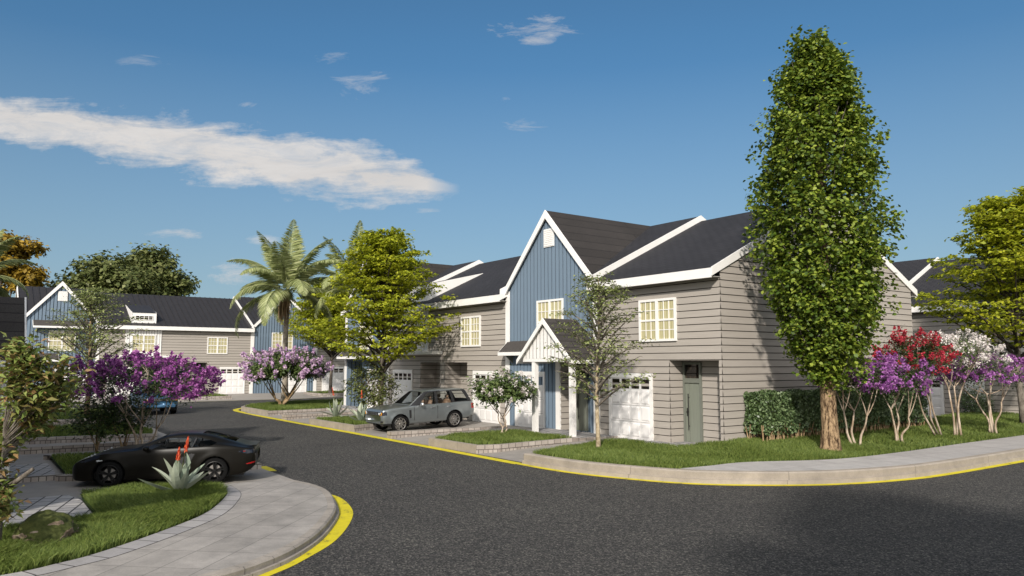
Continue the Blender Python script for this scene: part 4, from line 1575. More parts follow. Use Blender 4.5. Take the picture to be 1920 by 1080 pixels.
def lime_tree(label, loc, H=9.4, Rm=3.3, zc=2.1, seed=5, per=30, rz=0.0, group=None, size=0.15, lean=0.0, mat='lf_lime', bark_m='bark_grey', name='hornbeam_tree', nb=95, trunk_r=0.15, spread=0.25, dens=1.0):
    """upright tree with ascending limbs and flat sprays of leaves"""
    rng = np.random.default_rng(seed)
    root = tree_root(name, label, 'tree', loc, group, rz)
    zs = np.array([0, .10, .22, .36, .5, .66, .82, .94, 1.0]) * (H - zc) + zc
    rs = np.array([.50, .86, 1.0, .97, .88, .70, .50, .26, .05]) * Rm
    R = lambda z: np.interp(z, zs, rs)
    b = MB(); tw = MB()
    wob = lambda z: (0.05 * math.sin(z * 1.1 + seed), 0.05 * math.sin(z * 0.9 + 2 * seed))
    tz = np.linspace(-0.1, H * 0.93, 12)
    b.tube([(*wob(z), z) for z in tz], np.interp(tz, [-.1, .3, zc, H * .6, H], [trunk_r * 1.35, trunk_r, trunk_r * .85, trunk_r * .5, 0.015]), 10)
    cl, radial = [], []
    for i in range(nb):
        t = i / nb
        z0 = zc * 0.92 + t ** 0.95 * (H - zc) * 0.86
        a = i * 2.39996 + rng.uniform(-.35, .35)
        ln = None
        el = math.radians(rng.uniform(22, 40) + 22 * t)
        # limb length until it meets the profile
        for L in np.linspace(0.3, Rm * 1.6, 40):
            if L * math.cos(el) > R(z0 + L * math.sin(el)) * 0.98:
                break
        L *= rng.uniform(0.80, 1.06)
        d = np.array((math.cos(a) * math.cos(el), math.sin(a) * math.cos(el), math.sin(el)))
        p0 = np.array((*wob(z0), z0))
        tip = p0 + d * L + np.array((0, 0, -0.05 * L))
        mid = p0 + d * L * 0.5 + np.array((0, 0, 0.07 * L))
        pts = bez(p0, mid, tip, 7)
        tw.tube(pts, np.linspace(0.022 + 0.012 * L, 0.006, 7), 5, cap=False)
        side = np.array((-math.sin(a), math.cos(a), 0))
        for k in range(2, 7):
            p = np.array(pts[k])
            w = 0.16 * L * (1.05 - abs(k - 4) * 0.18)
            for s in (-1, 0, 1):
                q = p + side * s * w * rng.uniform(0.6, 1.3) + np.array((0, 0, rng.uniform(-.10, .06)))
                if s:
                    tw.tube([tuple(p), tuple(q)], [0.008, 0.003], 4, cap=False)
                if rng.uniform() < dens:
                    cl.append(q); radial.append(d)
    cl = np.array(cl); radial = np.array(radial)
    n = len(cl) * per
    off = rng.normal(size=(n, 3)) * spread; off[:, 2] *= 0.22
    p = np.repeat(cl, per, 0) + off
    nn = rng.normal(size=(n, 3)) * 0.45 + np.array((0, 0, 1.0)) + np.repeat(radial, per, 0) * 0.35
    d = np.repeat(radial, per, 0) * 0.8 + rnd_dirs(rng, n)
    d[:, 2] -= 0.25
    L = size * rng.uniform(0.7, 1.3, n)
    v, f = leaf_faces(p, nn, d, L, L * 0.62)
    b.build('trunk', bark_m, root, True)
    tw.build('limbs', 'bark_dark' if mat == 'lf_lime' else 'bark_grey', root, True)
    array_mesh('crown', v, f, mat, root)
    return root


def panicles(rng, pts, dirs, per, length, width, size):
    n = len(pts) * per
    t = rng.uniform(0, 1, n)
    d = np.repeat(unit(dirs), per, 0)
    c = np.repeat(pts, per, 0) + d * (t * length)[:, None] + rng.normal(size=(n, 3)) * ((1.05 - 0.75 * t) * width * 0.5)[:, None]
    nn = rnd_dirs(rng, n) + d * 0.5
    L = size * rng.uniform(0.7, 1.35, n)
    return leaf_faces(c, nn, rnd_dirs(rng, n), L, L * 0.9, 0.15)


def crape_myrtle(label, loc, H=2.95, crown=(2.1, 2.1, 0.95), czo=2.15, fl='fl_purple', seed=1, stems=5, lean=(0, 0), nfl=130, nlf=150, group='crape myrtles', leafmat='lf_dark', bark_m='bark_pale', flsize=0.055, fl_len=0.24, per=34, vase=0.30, only_low=None, stem_r=0.035, leaf=0.09, top_bias=0.35, name='crape_myrtle', lper=22):
    """many-stemmed small tree: bare pale stems, domed crown, flower heads at the twig ends"""
    rng = np.random.default_rng(seed)
    root = tree_root(name, label, 'flowering tree', loc, group)
    b = MB()
    C = np.array((lean[0], lean[1], czo)); A = np.array(crown)
    pts_out, dirs = [], []
    while len(pts_out) < nfl:
        d = rnd_dirs(rng, 1)[0]
        if d[2] < -0.45 + top_bias * rng.uniform() * 0.8:
            continue
        lump = 1 + 0.13 * math.sin(4 * math.atan2(d[1], d[0]) + 3 * d[2] + seed) + 0.08 * math.sin(7 * math.atan2(d[1], d[0]) + seed * 2)
        r = rng.uniform(0.78, 1.0) * lump
        pts_out.append(C + d * A * r); dirs.append(d * 0.8 + np.array((0, 0, 0.45)) + rng.normal(size=3) * 0.25)
    pts_out = np.array(pts_out); dirs = np.array(dirs)
    # stems
    base_r = 0.07 * stems ** 0.5
    ends = []
    for i in range(stems):
        a = 2 * math.pi * i / stems + rng.uniform(-.4, .4)
        p0 = np.array((math.cos(a) * base_r, math.sin(a) * base_r, -0.05))
        fork = np.array((math.cos(a) * A[0] * vase + lean[0] * 0.6, math.sin(a) * A[1] * vase + lean[1] * 0.6, czo - A[2] * rng.uniform(0.95, 1.45)))
        m1 = p0 + (fork - p0) * 0.33 + rng.normal(size=3) * (0.09, 0.09, 0.0) + np.array((-math.cos(a), -math.sin(a), 0)) * 0.05
        m2 = p0 + (fork - p0) * 0.68 + rng.normal(size=3) * (0.10, 0.10, 0.0)
        pts = bez(p0, m1, (m1 + m2) / 2, 5) + bez((m1 + m2) / 2, m2, fork, 5)[1:]
        b.tube(pts, np.linspace(stem_r * 1.2, stem_r * 0.72, 9), 8)
        for j in range(3):
            g = a + rng.uniform(-1.2, 1.2)
            tip = C + np.array((math.cos(g) * A[0] * 0.6, math.sin(g) * A[1] * 0.6, A[2] * rng.uniform(-0.25, 0.5)))
            q = bez(fork, (fork + tip) / 2 + rng.normal(size=3) * 0.12, tip, 6)
            b.tube(q, np.linspace(stem_r * 0.6, 0.008, 6), 6, cap=False)
            ends.append(tip)
    ends = np.array(ends)
    for k in range(0, len(pts_out), 3):
        e = ends[np.argmin(np.linalg.norm(ends - pts_out[k], axis=1))]
        b.tube(bez(e, (e + pts_out[k]) / 2 + np.array((0, 0, .06)), pts_out[k], 4), [0.009, 0.007, 0.005, 0.003], 4, cap=False)
    b.build('trunk', bark_m, root, True)
    # leaves: within the dome and just under the flowers
    k = rng.integers(0, len(pts_out), nlf)
    lc = C + (pts_out[k] - C) * rng.uniform(0.55, 0.99, (nlf, 1))
    v, f = clump_leaves(rng, lc, lper, 0.16, leaf, up=0.6, out_from=np.repeat(np.broadcast_to(C - np.array((0, 0, .4)), lc.shape), lper, 0), aspect=0.5)
    array_mesh('crown', v, f, leafmat, root)
    v, f = panicles(rng, pts_out, dirs, per, fl_len, 0.15, flsize)
    array_mesh('blossom', v, f, fl, root)
    return root


def frond(b_leaf, rng, base, a, el, L, droop, n=84, width=0.62, b_rib=None, flatness=0.5):
    """arched feather frond: rib plus hanging leaflets"""
    P = []
    d0 = np.array((math.cos(a) * math.cos(el), math.sin(a) * math.cos(el), math.sin(el)))
    p = np.array(base, float)
    e = el
    N = 14
    for i in range(N + 1):
        P.append(p.copy())
        e -= droop / N * (0.4 + 1.3 * i / N)
        p = p + np.array((math.cos(a) * math.cos(e), math.sin(a) * math.cos(e), math.sin(e))) * L / N
    P = np.array(P)
    if b_rib is not None:
        b_rib.tube([tuple(x) for x in P], np.linspace(0.035, 0.006, N + 1), 5, cap=False)
    V = []
    side = np.array((-math.sin(a), math.cos(a), 0.0))
    for i in range(n):
        t = 0.12 + 0.88 * i / (n - 1)
        k = t * N
        j = min(int(k), N - 1)
        q = P[j] + (P[j + 1] - P[j]) * (k - j)
        tg = unit(P[j + 1] - P[j])
        up = np.cross(side, tg)
        up = up if up[2] > 0 else -up
        w = width * (math.sin(math.pi * min(1, 0.12 + 0.88 * t)) ** 0.6) * (1 - 0.45 * t)
        for s in (-1, 1):
            dr = unit(side * s * 0.85 + tg * 0.75 - up * rng.uniform(0.05, 0.55) * flatness + np.array((0, 0, -0.18 - 0.2 * rng.uniform())))
            ll = w * rng.uniform(0.85, 1.1)
            wd = unit(np.cross(dr, up)) * 0.026
            m_ = q + dr * ll * 0.55
            tip = q + dr * ll + np.array((0, 0, -0.12 * ll))
            V.append((q - wd * 0.5, q + wd * 0.5, m_ + wd, tip))
            V.append((q - wd * 0.5, m_ + wd, tip, m_ - wd))
    b_leaf.append(np.array(V).reshape(-1, 3))


def palm(label, loc, H=7.4, L=2.9, seed=2, nfr=15, group='palm trees', rz=0.0):
    rng = np.random.default_rng(seed)
    root = thing('palm_tree', label, 'palm', loc, rz, group)
    b = MB()
    zs = np.linspace(-0.1, H * 0.80, 26)
    pts = [(0.04 * math.sin(z), 0.03 * math.cos(z * 0.8), z) for z in zs]
    b.tube(pts, [0.20 + 0.08 * math.exp(-z * 1.5) - 0.045 * z / H + (0.012 if i % 2 else 0) for i, z in enumerate(zs)], 12)
    b.build('trunk', 'palm_trunk', root, True)
    s = MB()
    top = np.array(pts[-1])
    s.tube([top, top + np.array((0, 0, .4)), top + np.array((0, 0, .9)), top + np.array((0, 0, 1.25))], [0.165, 0.20, 0.15, 0.07], 10)
    s.build('crown_shaft', 'lf_palm', root, True)
    base = top + np.array((0, 0, 1.1))
    LV = []; ribs = MB()
    for i in range(nfr):
        a = i * 2.39996 + rng.uniform(-.2, .2)
        t = i / (nfr - 1)
        el = math.radians(87 - 84 * t ** 0.95)
        frond(LV, rng, base + np.array((math.cos(a) * .06, math.sin(a) * .06, -0.3 * t)), a, el, L * rng.uniform(.9, 1.08), math.radians(22 + 95 * t ** 0.6), b_rib=ribs, width=0.285 * L)
    v = np.concatenate(LV); f = np.arange(len(v)).reshape(-1, 4)
    array_mesh('fronds', v, f, 'lf_palm', root)
    ribs.build('frond_ribs', 'lf_palm', root, True)
    # a skirt of dry strips under the crown
    V = []
    for i in range(190):
        a = rng.normal() * 0.9 + 4.4; r = 0.2 + rng.uniform(0, .42)
        z0 = top[2] + rng.uniform(0.1, 0.75); ln = rng.uniform(0.8, 2.2)
        x, y = math.cos(a) * 0.16, math.sin(a) * 0.16
        x2, y2 = math.cos(a) * r, math.sin(a) * r
        w = 0.05
        V += [(x, y, z0), (x2 + w, y2, z0 - ln * .5), (x2 * 1.05, y2 * 1.05 + w, z0 - ln), (x2 - w, y2, z0 - ln * .5)]
    v = np.array(V) + np.array((top[0], top[1], 0)) * np.array((1, 1, 0))
    array_mesh('dry_fronds', v, np.arange(len(v)).reshape(-1, 4), 'thatch', root)
    return root


def broad_tree(label, loc, Rr, H, z0, mat, seed, leaf=0.34, nl=26, per=15, name='broadleaf_tree', bark_m='bark_grey', squash=0.8, trunk_r=0.35, wisps=0, lobes=None):
    rng = np.random.default_rng(seed)
    root = thing(name, label, 'tree', loc)
    b = MB()
    b.tube([(0, 0, -0.2), (0.1, 0, z0 * 0.5), (0, 0.1, z0), (0, 0, z0 + (H - z0) * .45)], [trunk_r * 1.3, trunk_r, trunk_r * .8, trunk_r * .4], 10)
    C0 = np.array((0, 0, (z0 + H) / 2)); A = np.array((Rr, Rr, (H - z0) / 2))
    lob = []
    for i in range(nl):
        d = rnd_dirs(rng, 1)[0]
        if d[2] < -0.35: d[2] *= -0.3
        lob.append((C0 + d * A * rng.uniform(0.45, 0.78), rng.uniform(0.24, 0.40) * Rr))
    cl, ctr = [], []
    for c, r in lob:
        b.tube(bez((0, 0, z0 * rng.uniform(.7, 1.1)), (c * np.array((.45, .45, .8))), c, 6), np.linspace(trunk_r * .35, 0.03, 6), 5, cap=False)
        m = int(30 * (r / (0.3 * Rr)) ** 2)
        d = rnd_dirs(rng, m)
        d[:, 2] = np.where(d[:, 2] < -0.3, -d[:, 2], d[:, 2])
        rr = r * rng.uniform(0.6, 1.05, (m, 1))
        cl.append(c + d * rr * np.array((1, 1, squash))); ctr.append(np.broadcast_to(c, d.shape))
    cl = np.concatenate(cl); ctr = np.concatenate(ctr)
    v, f = clump_leaves(rng, cl, per, 0.10 * Rr * 0.55, leaf, up=0.45, out_from=np.repeat(ctr, per, 0), aspect=0.7)
    for i in range(wisps):
        c, r = lob[rng.integers(0, nl)]
        d = rnd_dirs(rng, 1)[0]; d[2] = abs(d[2]) * .5
        b.tube([tuple(c), tuple(c + d * r * 1.25)], [0.04, 0.008], 4, cap=False)
    b.build('trunk', bark_m, root, True)
    array_mesh('crown', v, f, mat, root)
    return root


def hedge(label, x0, x1, y0, y1, zb, h, seed=4, n=9000, group=None):
    rng = np.random.default_rng(seed)
    root = thing('hedge', label, 'hedge', ((x0 + x1) / 2, (y0 + y1) / 2, zb), group=group)
    lx, ly = (x1 - x0) / 2, (y1 - y0) / 2
    zlo = 0.22
    P, Nn = [], []
    area = {'x': 2 * ly * (h - zlo), 'y': 2 * lx * (h - zlo), 'z': 4 * lx * ly}
    tot = 2 * area['x'] + 2 * area['y'] + area['z']
    for key, s in (('x', -1), ('x', 1), ('y', -1), ('y', 1), ('z', 1)):
        m = int(n * area[key] / tot)
        u = rng.uniform(-1, 1, m); w = rng.uniform(0, 1, m)
        dep = np.abs(rng.normal(size=m)) * 0.09
        if key == 'x':
            p = np.stack([s * (lx - dep), u * ly, zlo + w * (h - zlo)], 1); nn = (s, 0, 0)
        elif key == 'y':
            p = np.stack([u * lx, s * (ly - dep), zlo + w * (h - zlo)], 1); nn = (0, s, 0)
        else:
            p = np.stack([u * lx, (w * 2 - 1) * ly, h - dep], 1); nn = (0, 0, 1)
        # soft edges and an uneven face
        bmp = 0.05 * np.sin(p[:, 1] * 3.1 + p[:, 2] * 2.3) + 0.04 * np.sin(p[:, 1] * 7.3 - p[:, 2] * 5.1 + p[:, 0] * 4)
        p = p + np.array(nn) * bmp[:, None]
        corner = np.maximum(0, p[:, 2] - (h - 0.15))
        p[:, 0] *= 1 - corner * 0.5; p[:, 1] *= 1 - corner * 0.12
        lowc = np.maximum(0, 0.5 - p[:, 2]) * rng.uniform(0, 1, m)
        p[:, 2] += lowc * 0.3 * (rng.uniform(0, 1, m) > 0.4)
        P.append(p); Nn.append(np.broadcast_to(np.array(nn, float), p.shape))
    P = np.concatenate(P); Nn = np.concatenate(Nn)
    L = 0.085 * rng.uniform(.7, 1.4, len(P))
    v, f = leaf_faces(P, Nn * 0.9 + rnd_dirs(rng, len(P)) * 0.9 + np.array((0, 0, .35)), rnd_dirs(rng, len(P)), L, L * 0.7)
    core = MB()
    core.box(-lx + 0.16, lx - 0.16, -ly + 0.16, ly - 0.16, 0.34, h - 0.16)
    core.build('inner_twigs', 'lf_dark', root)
    array_mesh('foliage', v, f, 'lf_hedge', root)
    st = MB()
    for i in range(int(2 * ly / 0.17)):
        y = -ly + 0.1 + i * 0.17 + rng.uniform(-.05, .05)
        for x in (lx - 0.18, -lx + 0.2):
            for q in range(2):
                st.tube([(x + rng.uniform(-.05, .05), y + rng.uniform(-.04, .04), -0.08), (x + rng.uniform(-.12, .12), y + rng.uniform(-.12, .12), 0.55)], [0.030, 0.012], 5, cap=False)
    st.build('stems', 'bark_tan', root, True)
    return root


def shrub(label, loc, R, H, mat, seed, n=2600, leaf=0.09, z0=0.35, bark_m='bark_tan', group=None, stems=5, aspect=0.6, per=14, squash=1.0):
    rng = np.random.default_rng(seed)
    root = thing('shrub', label, 'shrub', loc, group=group)
    b = MB(); cl = []
    for i in range(n // per):
        d = rnd_dirs(rng, 1)[0]
        r = rng.uniform(0.35, 1.0) ** 0.6 * (1 + 0.18 * math.sin(4 * math.atan2(d[1], d[0]) + 5 * d[2] + seed))
        cl.append(np.array((d[0] * R * r, d[1] * R * r, (z0 + H) / 2 + d[2] * (H - z0) / 2 * r)))
    cl = np.array(cl)
    for i in range(stems):
        a = 6.283 * i / stems
        q = cl[rng.integers(0, len(cl))]
        b.tube(bez((0.05 * math.cos(a), 0.05 * math.sin(a), -0.05), (q * 0.3 + np.array((0, 0, z0 * .6))), q, 6), np.linspace(0.022, 0.006, 6), 6)
    for q in cl[::4]:
        b.tube([(q[0] * .4, q[1] * .4, q[2] * .75), tuple(q)], [0.008, 0.003], 4, cap=False)
    b.build('stems', bark_m, root, True)
    v, f = clump_leaves(rng, cl, per, 0.12, leaf, up=0.6, out_from=np.repeat(np.broadcast_to(np.array((0, 0, H * .4)), cl.shape), per, 0), aspect=aspect)
    array_mesh('foliage', v, f, mat, root)
    return root


def agave(label, loc, R=0.62, H=0.78, seed=1, flowers=2, group='agaves in flower', n=22, fl_h=1.0):
    rng = np.random.default_rng(seed)
    root = thing('agave', label, 'agave', loc, group=group)
    b = MB()
    for i in range(n):
        a = i * 2.39996 + rng.uniform(-.15, .15)
        t = i / n
        el = math.radians(12 + 68 * t + rng.uniform(-6, 6))
        L = R * (1.12 - 0.25 * t) * rng.uniform(.9, 1.12) * (1.15 if t > .5 else 1)
        curl = rng.uniform(-0.5, 1.1)
        p = np.array((math.cos(a) * 0.03, math.sin(a) * 0.03, 0.02)); e = el
        side = np.array((-math.sin(a), math.cos(a), 0))
        N = 8
        rows = []
        for k in range(N + 1):
            s = k / N
            w = 0.115 * (1 - s) ** 0.85 * (0.7 + 1.5 * s) + 0.002
            dr = np.array((math.cos(a) * math.cos(e), math.sin(a) * math.cos(e), math.sin(e)))
            up = np.cross(dr, side); up = up if up[2] > 0 else -up
            th = 0.018 * (1 - s)
            rows.append((p - side * w + up * w * 0.55, p + up * -0.0, p + side * w + up * w * 0.55, p - up * th))
            e += curl / N
            p = p + dr * L / N
        for k in range(N):
            r0, r1 = rows[k], rows[k + 1]
            for (x, y) in ((0, 1), (1, 2)):
                b.face([r0[x], r0[y], r1[y], r1[x]])
            b.face([r0[2], r0[3], r1[3], r1[2]]); b.face([r0[3], r0[0], r1[0], r1[3]])
    bm = bmesh.new()
    o = b.build('blades', 'agave', root)
    me = o.data
    bm.from_mesh(me); bmesh.ops.remove_doubles(bm, verts=bm.verts[:], dist=0.0005); bm.to_mesh(me); bm.free()
    for i in range(flowers):
        dx, dy = rng.uniform(-.08, .08), rng.uniform(-.08, .08)
        hh = fl_h * (1 - 0.17 * i)
        s = MB()
        tip = (dx * 2.2 + 0.07 * (i - .5), dy * 2.2 + 0.10 * i, hh)
        s.tube([(0, 0, 0.1), (dx, dy, hh * 0.6), tip], [0.014, 0.011, 0.006], 6)
        fl = s.build('flower_stalk', 'lf_olive', root, True)
        m = 90
        t = rng.uniform(0.74, 1.0, m)
        ang = rng.uniform(0, 6.283, m)
        rad = 0.042 * np.clip(1.25 - (t - .74) * 3.8, .12, 1)
        c = np.stack([dx + (tip[0] - dx) * (t - .6) / .4 + np.cos(ang) * rad, dy + (tip[1] - dy) * (t - .6) / .4 + np.sin(ang) * rad, hh * t], 1)
        v, f = leaf_faces(c, np.stack([np.cos(ang), np.sin(ang), 0 * ang + .3], 1), np.stack([np.cos(ang) * .5, np.sin(ang) * .5, -np.ones(m)], 1), np.full(m, 0.065), np.full(m, 0.028))
        array_mesh('flower', v, f, 'fl_aloe', fl)
    return root


def rosette_tree(label, loc, seed=6):
    """small garden tree with bronze-tinged long leaves in whorls"""
    rng = np.random.default_rng(seed)
    root = thing('garden_tree', label, 'tree', loc)
    b = MB()
    b.tube([(0, 0, -0.1), (-0.02, 0.02, 0.4), (0.04, 0.0, 0.85), (0.10, 0.05, 1.2)], [0.10, 0.075, 0.065, 0.05], 10)
    cl, dr = [], []
    for i in range(120):
        a = i * 2.39996
        z = 0.72 + 2.5 * ((i * 0.618) % 1.0)
        r = np.interp(z, [0.7, 1.3, 2.1, 2.6, 3.0, 3.35], [0.85, 1.10, 1.10, 0.80, 0.42, 0.10]) * rng.uniform(0.35, 1.22)
        tip = np.array((0.12 + math.cos(a) * r, 0.08 + math.sin(a) * r, z))
        st = np.array((0.04, 0.02, 0.72 + 0.55 * max(0.0, z - 1.1)))
        b.tube(bez(st, (st + tip) / 2 + np.array((0, 0, -.10)), tip, 6), np.linspace(0.009, 0.003, 6), 5, cap=False)
        cl.append(tip); dr.append(unit(tip - st))
    b.tube([(0.04, 0, 0.85), (0.25, 0.22, 1.02), (0.45, 0.42, 1.22)], [0.045, 0.038, 0.03], 8)
    V = []
    for c, d in zip(cl, dr):
        m = 54
        dd = rnd_dirs(rng, m) + d * 0.55 + np.array((0, 0, -.05))
        base = c + rng.normal(size=(m, 3)) * 0.10 - np.outer(rng.uniform(0, .85, m) ** 1.5, d)
        L = rng.uniform(0.10, 0.185, m)
        cc = base + unit(dd) * (L * .5)[:, None]
        V.append(leaf_faces(cc, rnd_dirs(rng, m) * .8 + np.array((0, 0, 1.0)), dd, L, L * 0.40, 0.2))
    v, f = cat(*V)
    b.build('trunk', 'bark_grey', root, True)
    array_mesh('crown', v, f, 'lf_red', root)
    return root


def in_poly(x, y, poly):
    ins = np.zeros(len(x), bool)
    n = len(poly)
    for i in range(n):
        x1, y1 = poly[i]; x2, y2 = poly[(i + 1) % n]
        c = ((y1 > y) != (y2 > y)) & (x < (x2 - x1) * (y - y1) / (y2 - y1 + 1e-12) + x1)
        ins ^= c
    return ins


def grass_on(poly, zf, dens, h, w, seed, lean=0.45, clump=0.5, box=None):
    """blades (three triangles each) over a polygon"""
    rng = np.random.default_rng(seed)
    xs = [p[0] for p in poly]; ys = [p[1] for p in poly]
    bx = box or (min(xs), max(xs), min(ys), max(ys))
    n = int((bx[1] - bx[0]) * (bx[3] - bx[2]) * dens)
    x = rng.uniform(bx[0], bx[1], n); y = rng.uniform(bx[2], bx[3], n)
    k = in_poly(x, y, poly)
    x, y = x[k], y[k]
    n = len(x)
    z = np.array([zf(a, c) for a, c in zip(x, y)]) if callable(zf) else np.full(n, zf)
    pat = 0.5 + 0.5 * np.sin(x * 2.7 + 1.3 * np.sin(y * 1.9)) * np.sin(y * 3.1 + np.sin(x * 2.3))
    hh = h * (0.55 + clump * pat + 0.35 * rng.uniform(0, 1, n))
    th = rng.uniform(0, 6.2832, n)
    flow = 1.2 * np.sin(x * 0.9 + y * 0.7) + 2.0 * np.sin(y * 1.3 - x * 0.4)
    la = np.where(rng.uniform(0, 1, n) < 0.55, flow + rng.normal(size=n) * 0.6, th)
    ln = lean * rng.uniform(0.3, 1.5, n) * hh
    c, s = np.cos(th), np.sin(th)
    lx, ly = np.cos(la) * ln, np.sin(la) * ln
    P = np.stack([x, y, z - 0.01], 1)
    W = np.stack([c, s, 0 * c], 1) * (w * rng.uniform(.7, 1.3, n))[:, None]
    mid = P + np.stack([lx * .35, ly * .35, hh * .6], 1)
    tip = P + np.stack([lx, ly, hh * (1 - 0.25 * np.minimum(1, ln / hh))], 1)
    v = np.stack([P - W, P + W, mid + W * .7, mid - W * .7, tip], 1).reshape(-1, 3)
    i0 = np.arange(n)[:, None] * 5
    f = np.concatenate([i0 + np.array([[0, 1, 2]]), i0 + np.array([[0, 2, 3]]), i0 + np.array([[3, 2, 4]])], 0)
    return v, f


M['grass_a'] = leaf_mat('grass_blade', [(0.058, 0.095, 0.018), (0.11, 0.155, 0.030), (0.185, 0.225, 0.055), (0.082, 0.125, 0.024)], 0.25, 0.55, 0.25)


def grass_obj(label, chunks):
    v, f = cat(*chunks)
    o = array_mesh('grass', v, f, 'grass_a')
    return tag(o, label, 'grass', kind='stuff')


# ---- trees and shrubs where they stand
poplar('tall columnar poplar tree with brown trunk on the corner lawn', (-13.3, 21.6, 0.30), 3)
lime_tree('yellow-green tree behind the silver car, rising over the garage', (-33.9, 16.6, 0.25), 9.7, 3.45, 2.35, 5, per=19, size=0.19, nb=88, spread=0.21, dens=0.85)
lime_tree('yellow-green tree on the side street lawn, beyond the violet flowering tree', (-13.75, 37.0, 0.35), 10.4, 3.8, 2.6, 15, per=19, size=0.20, nb=88, spread=0.22, dens=0.85, rz=1.0)
lime_tree('smaller yellow-green tree on the far grass left of the blue corner', (-64.6, 26.6, 0.28), 10.6, 4.4, 3.2, 9, per=20, size=0.26, spread=0.36, nb=80)
TH = dict(mat='lf_grey', name='slender_tree', size=0.105, spread=0.15, per=11, nb=56, dens=0.44)
lime_tree('slender sparse tree with mottled trunk before the white porch', (-18.1, 16.45, 0.27), 5.9, 1.75, 1.45, 21, trunk_r=0.07, bark_m='bark_mottled', **TH)
TH['per'] = 13; TH['size'] = 0.13; TH['spread'] = 0.22; TH['dens'] = 0.5
lime_tree('slender sparse tree before the far blue gable with awnings', (-45.6, 5.3, 0.22), 7.0, 2.75, 2.2, 22, trunk_r=0.13, bark_m='bark_tan', **TH)
CG = 'crape myrtles in flower'
crape_myrtle('purple flowering small tree behind the black sports car', (-27.2, 4.75, 0.15), 2.9, (2.15, 2.15, 0.98), 2.05, 'fl_purple', 1, 5, nfl=215, nlf=330, leafmat='lf_dark', bark_m='bark_pale', flsize=0.075, per=54, fl_len=0.30, vase=0.22, group=CG)
crape_myrtle('small white flowering tree in the bed before the white garage doors', (-24.2, 17.0, 0.25), 2.3, (1.15, 1.15, 0.66), 1.58, 'fl_white', 2, 3, nfl=80, nlf=300, leafmat='lf_mid', flsize=0.06, per=34, fl_len=0.24, vase=0.14, stem_r=0.026, leaf=0.17, group=CG)
crape_myrtle('violet flowering small tree nearest to the poplar trunk', (-13.6, 23.6, 0.33), 2.9, (1.2, 1.2, 0.86), 2.02, 'fl_violet', 3, 3, nfl=72, nlf=130, flsize=0.075, per=46, fl_len=0.26, leafmat='lf_dark', vase=0.32, group=CG)
crape_myrtle('violet flowering small tree, second from the poplar, under the red one', (-13.35, 25.8, 0.33), 2.8, (1.05, 1.05, 0.86), 1.95, 'fl_violet', 4, 3, nfl=72, nlf=170, vase=0.3, flsize=0.075, per=46, fl_len=0.26, group=CG)
crape_myrtle('red flowering small tree with leaning pale stems on the corner lawn', (-13.55, 29.0, 0.34), 3.5, (1.2, 1.2, 0.95), 2.68, 'fl_red', 5, 3, (0.15, -1.9), nfl=82, nlf=210, per=50, fl_len=0.28, vase=0.2, group=CG, leafmat='lf_dark', flsize=0.065)
crape_myrtle('tall white flowering small tree spreading beside the red one', (-13.2, 29.7, 0.34), 3.6, (1.55, 1.55, 0.85), 2.85, 'fl_white', 6, 3, (-0.1, 0.35), nfl=120, nlf=170, vase=0.2, group=CG, leafmat='lf_mid', flsize=0.06)
crape_myrtle('broad violet flowering small tree under the tall white one', (-12.95, 32.0, 0.34), 3.0, (1.9, 1.9, 0.68), 2.15, 'fl_violet', 7, 4, (-0.2, 0.0), nfl=110, nlf=150, flsize=0.075, per=44, vase=0.25, group=CG)
crape_myrtle('lilac flowering tree with thick forked trunk in the bed at the road bend', (-48.2, 16.7, 0.25), 3.4, (2.55, 2.55, 1.30), 2.25, 'fl_lilac', 8, 3, nfl=150, nlf=620, top_bias=0.2, leafmat='lf_mid', bark_m='bark_tan', flsize=0.12, per=36, fl_len=0.40, vase=0.2, stem_r=0.10, leaf=0.19, group=None, name='lilac_tree')
palm('tall palm with drooping fronds before the far row, behind the lilac tree', (-52.9, 18.35, 0.25), 8.7, 5.2, 2, 21)
palm('second palm, its fronds showing behind the yellow-green tree', (-50.4, 22.3, 0.25), 9.0, 4.4, 12, 17)
palm('palm of which only frond tips show, before the golden tree', (-45.0, 0.15, 0.2), 7.6, 2.9, 22, 15)
broad_tree('big round green tree beyond the far roof', (-97.0, 14.6, 0), 7.3, 16.6, 4.5, 'lf_olive', 31, leaf=0.50, nl=38)
broad_tree('golden autumn tree beyond the far roof', (-95.0, 2.6, 0), 4.6, 17.6, 5.0, 'lf_autumn', 33, leaf=0.44, nl=26, wisps=10, name='autumn_tree')
hedge('clipped dark green hedge along the end wall of the corner house', -16.0, -15.05, 20.95, 31.6, 0.44, 1.58, 4, 21000)
shrub('small clipped bush before the wall of the back house', (-17.3, 41.0, 0.25), 0.75, 1.5, 'lf_hedge', 41, n=3000, leaf=0.09, z0=0.1)
shrub('round leafy shrub at the foot of the yellow-green tree', (-34.1, 16.2, 0.25), 1.15, 2.75, 'lf_olive', 42, n=3600, leaf=0.13, z0=0.55)
shrub('dark low shrub on bare stems before the purple tree', (-27.6, 3.55, 0.15), 0.85, 1.75, 'lf_dark', 43, n=2400, leaf=0.10, z0=0.55)
shrub('dark low shrub directly beneath the purple tree', (-27.75, 4.35, 0.15), 0.75, 1.85, 'lf_dark', 44, n=1700, leaf=0.10, z0=0.6)
rosette_tree('small garden tree with bronze-tinged leaves beside the boulder', (-14.45, 0.52, 0.14))
agave('large agave with two red flower spikes before the black sports car', (-17.95, 3.95, 0.15), 0.80, 0.8, 1, 2, n=14, fl_h=1.22)
agave('agave with a red spike, the one farther from the silver car', (-37.0 + .6, 15.3, 0.25), 0.85, 0.9, 2, 1, n=12, fl_h=1.5)
agave('agave with a red spike right in front of the silver car', (-32.75, 15.0, 0.25), 0.85, 0.9, 3, 1, n=12, fl_h=1.5)

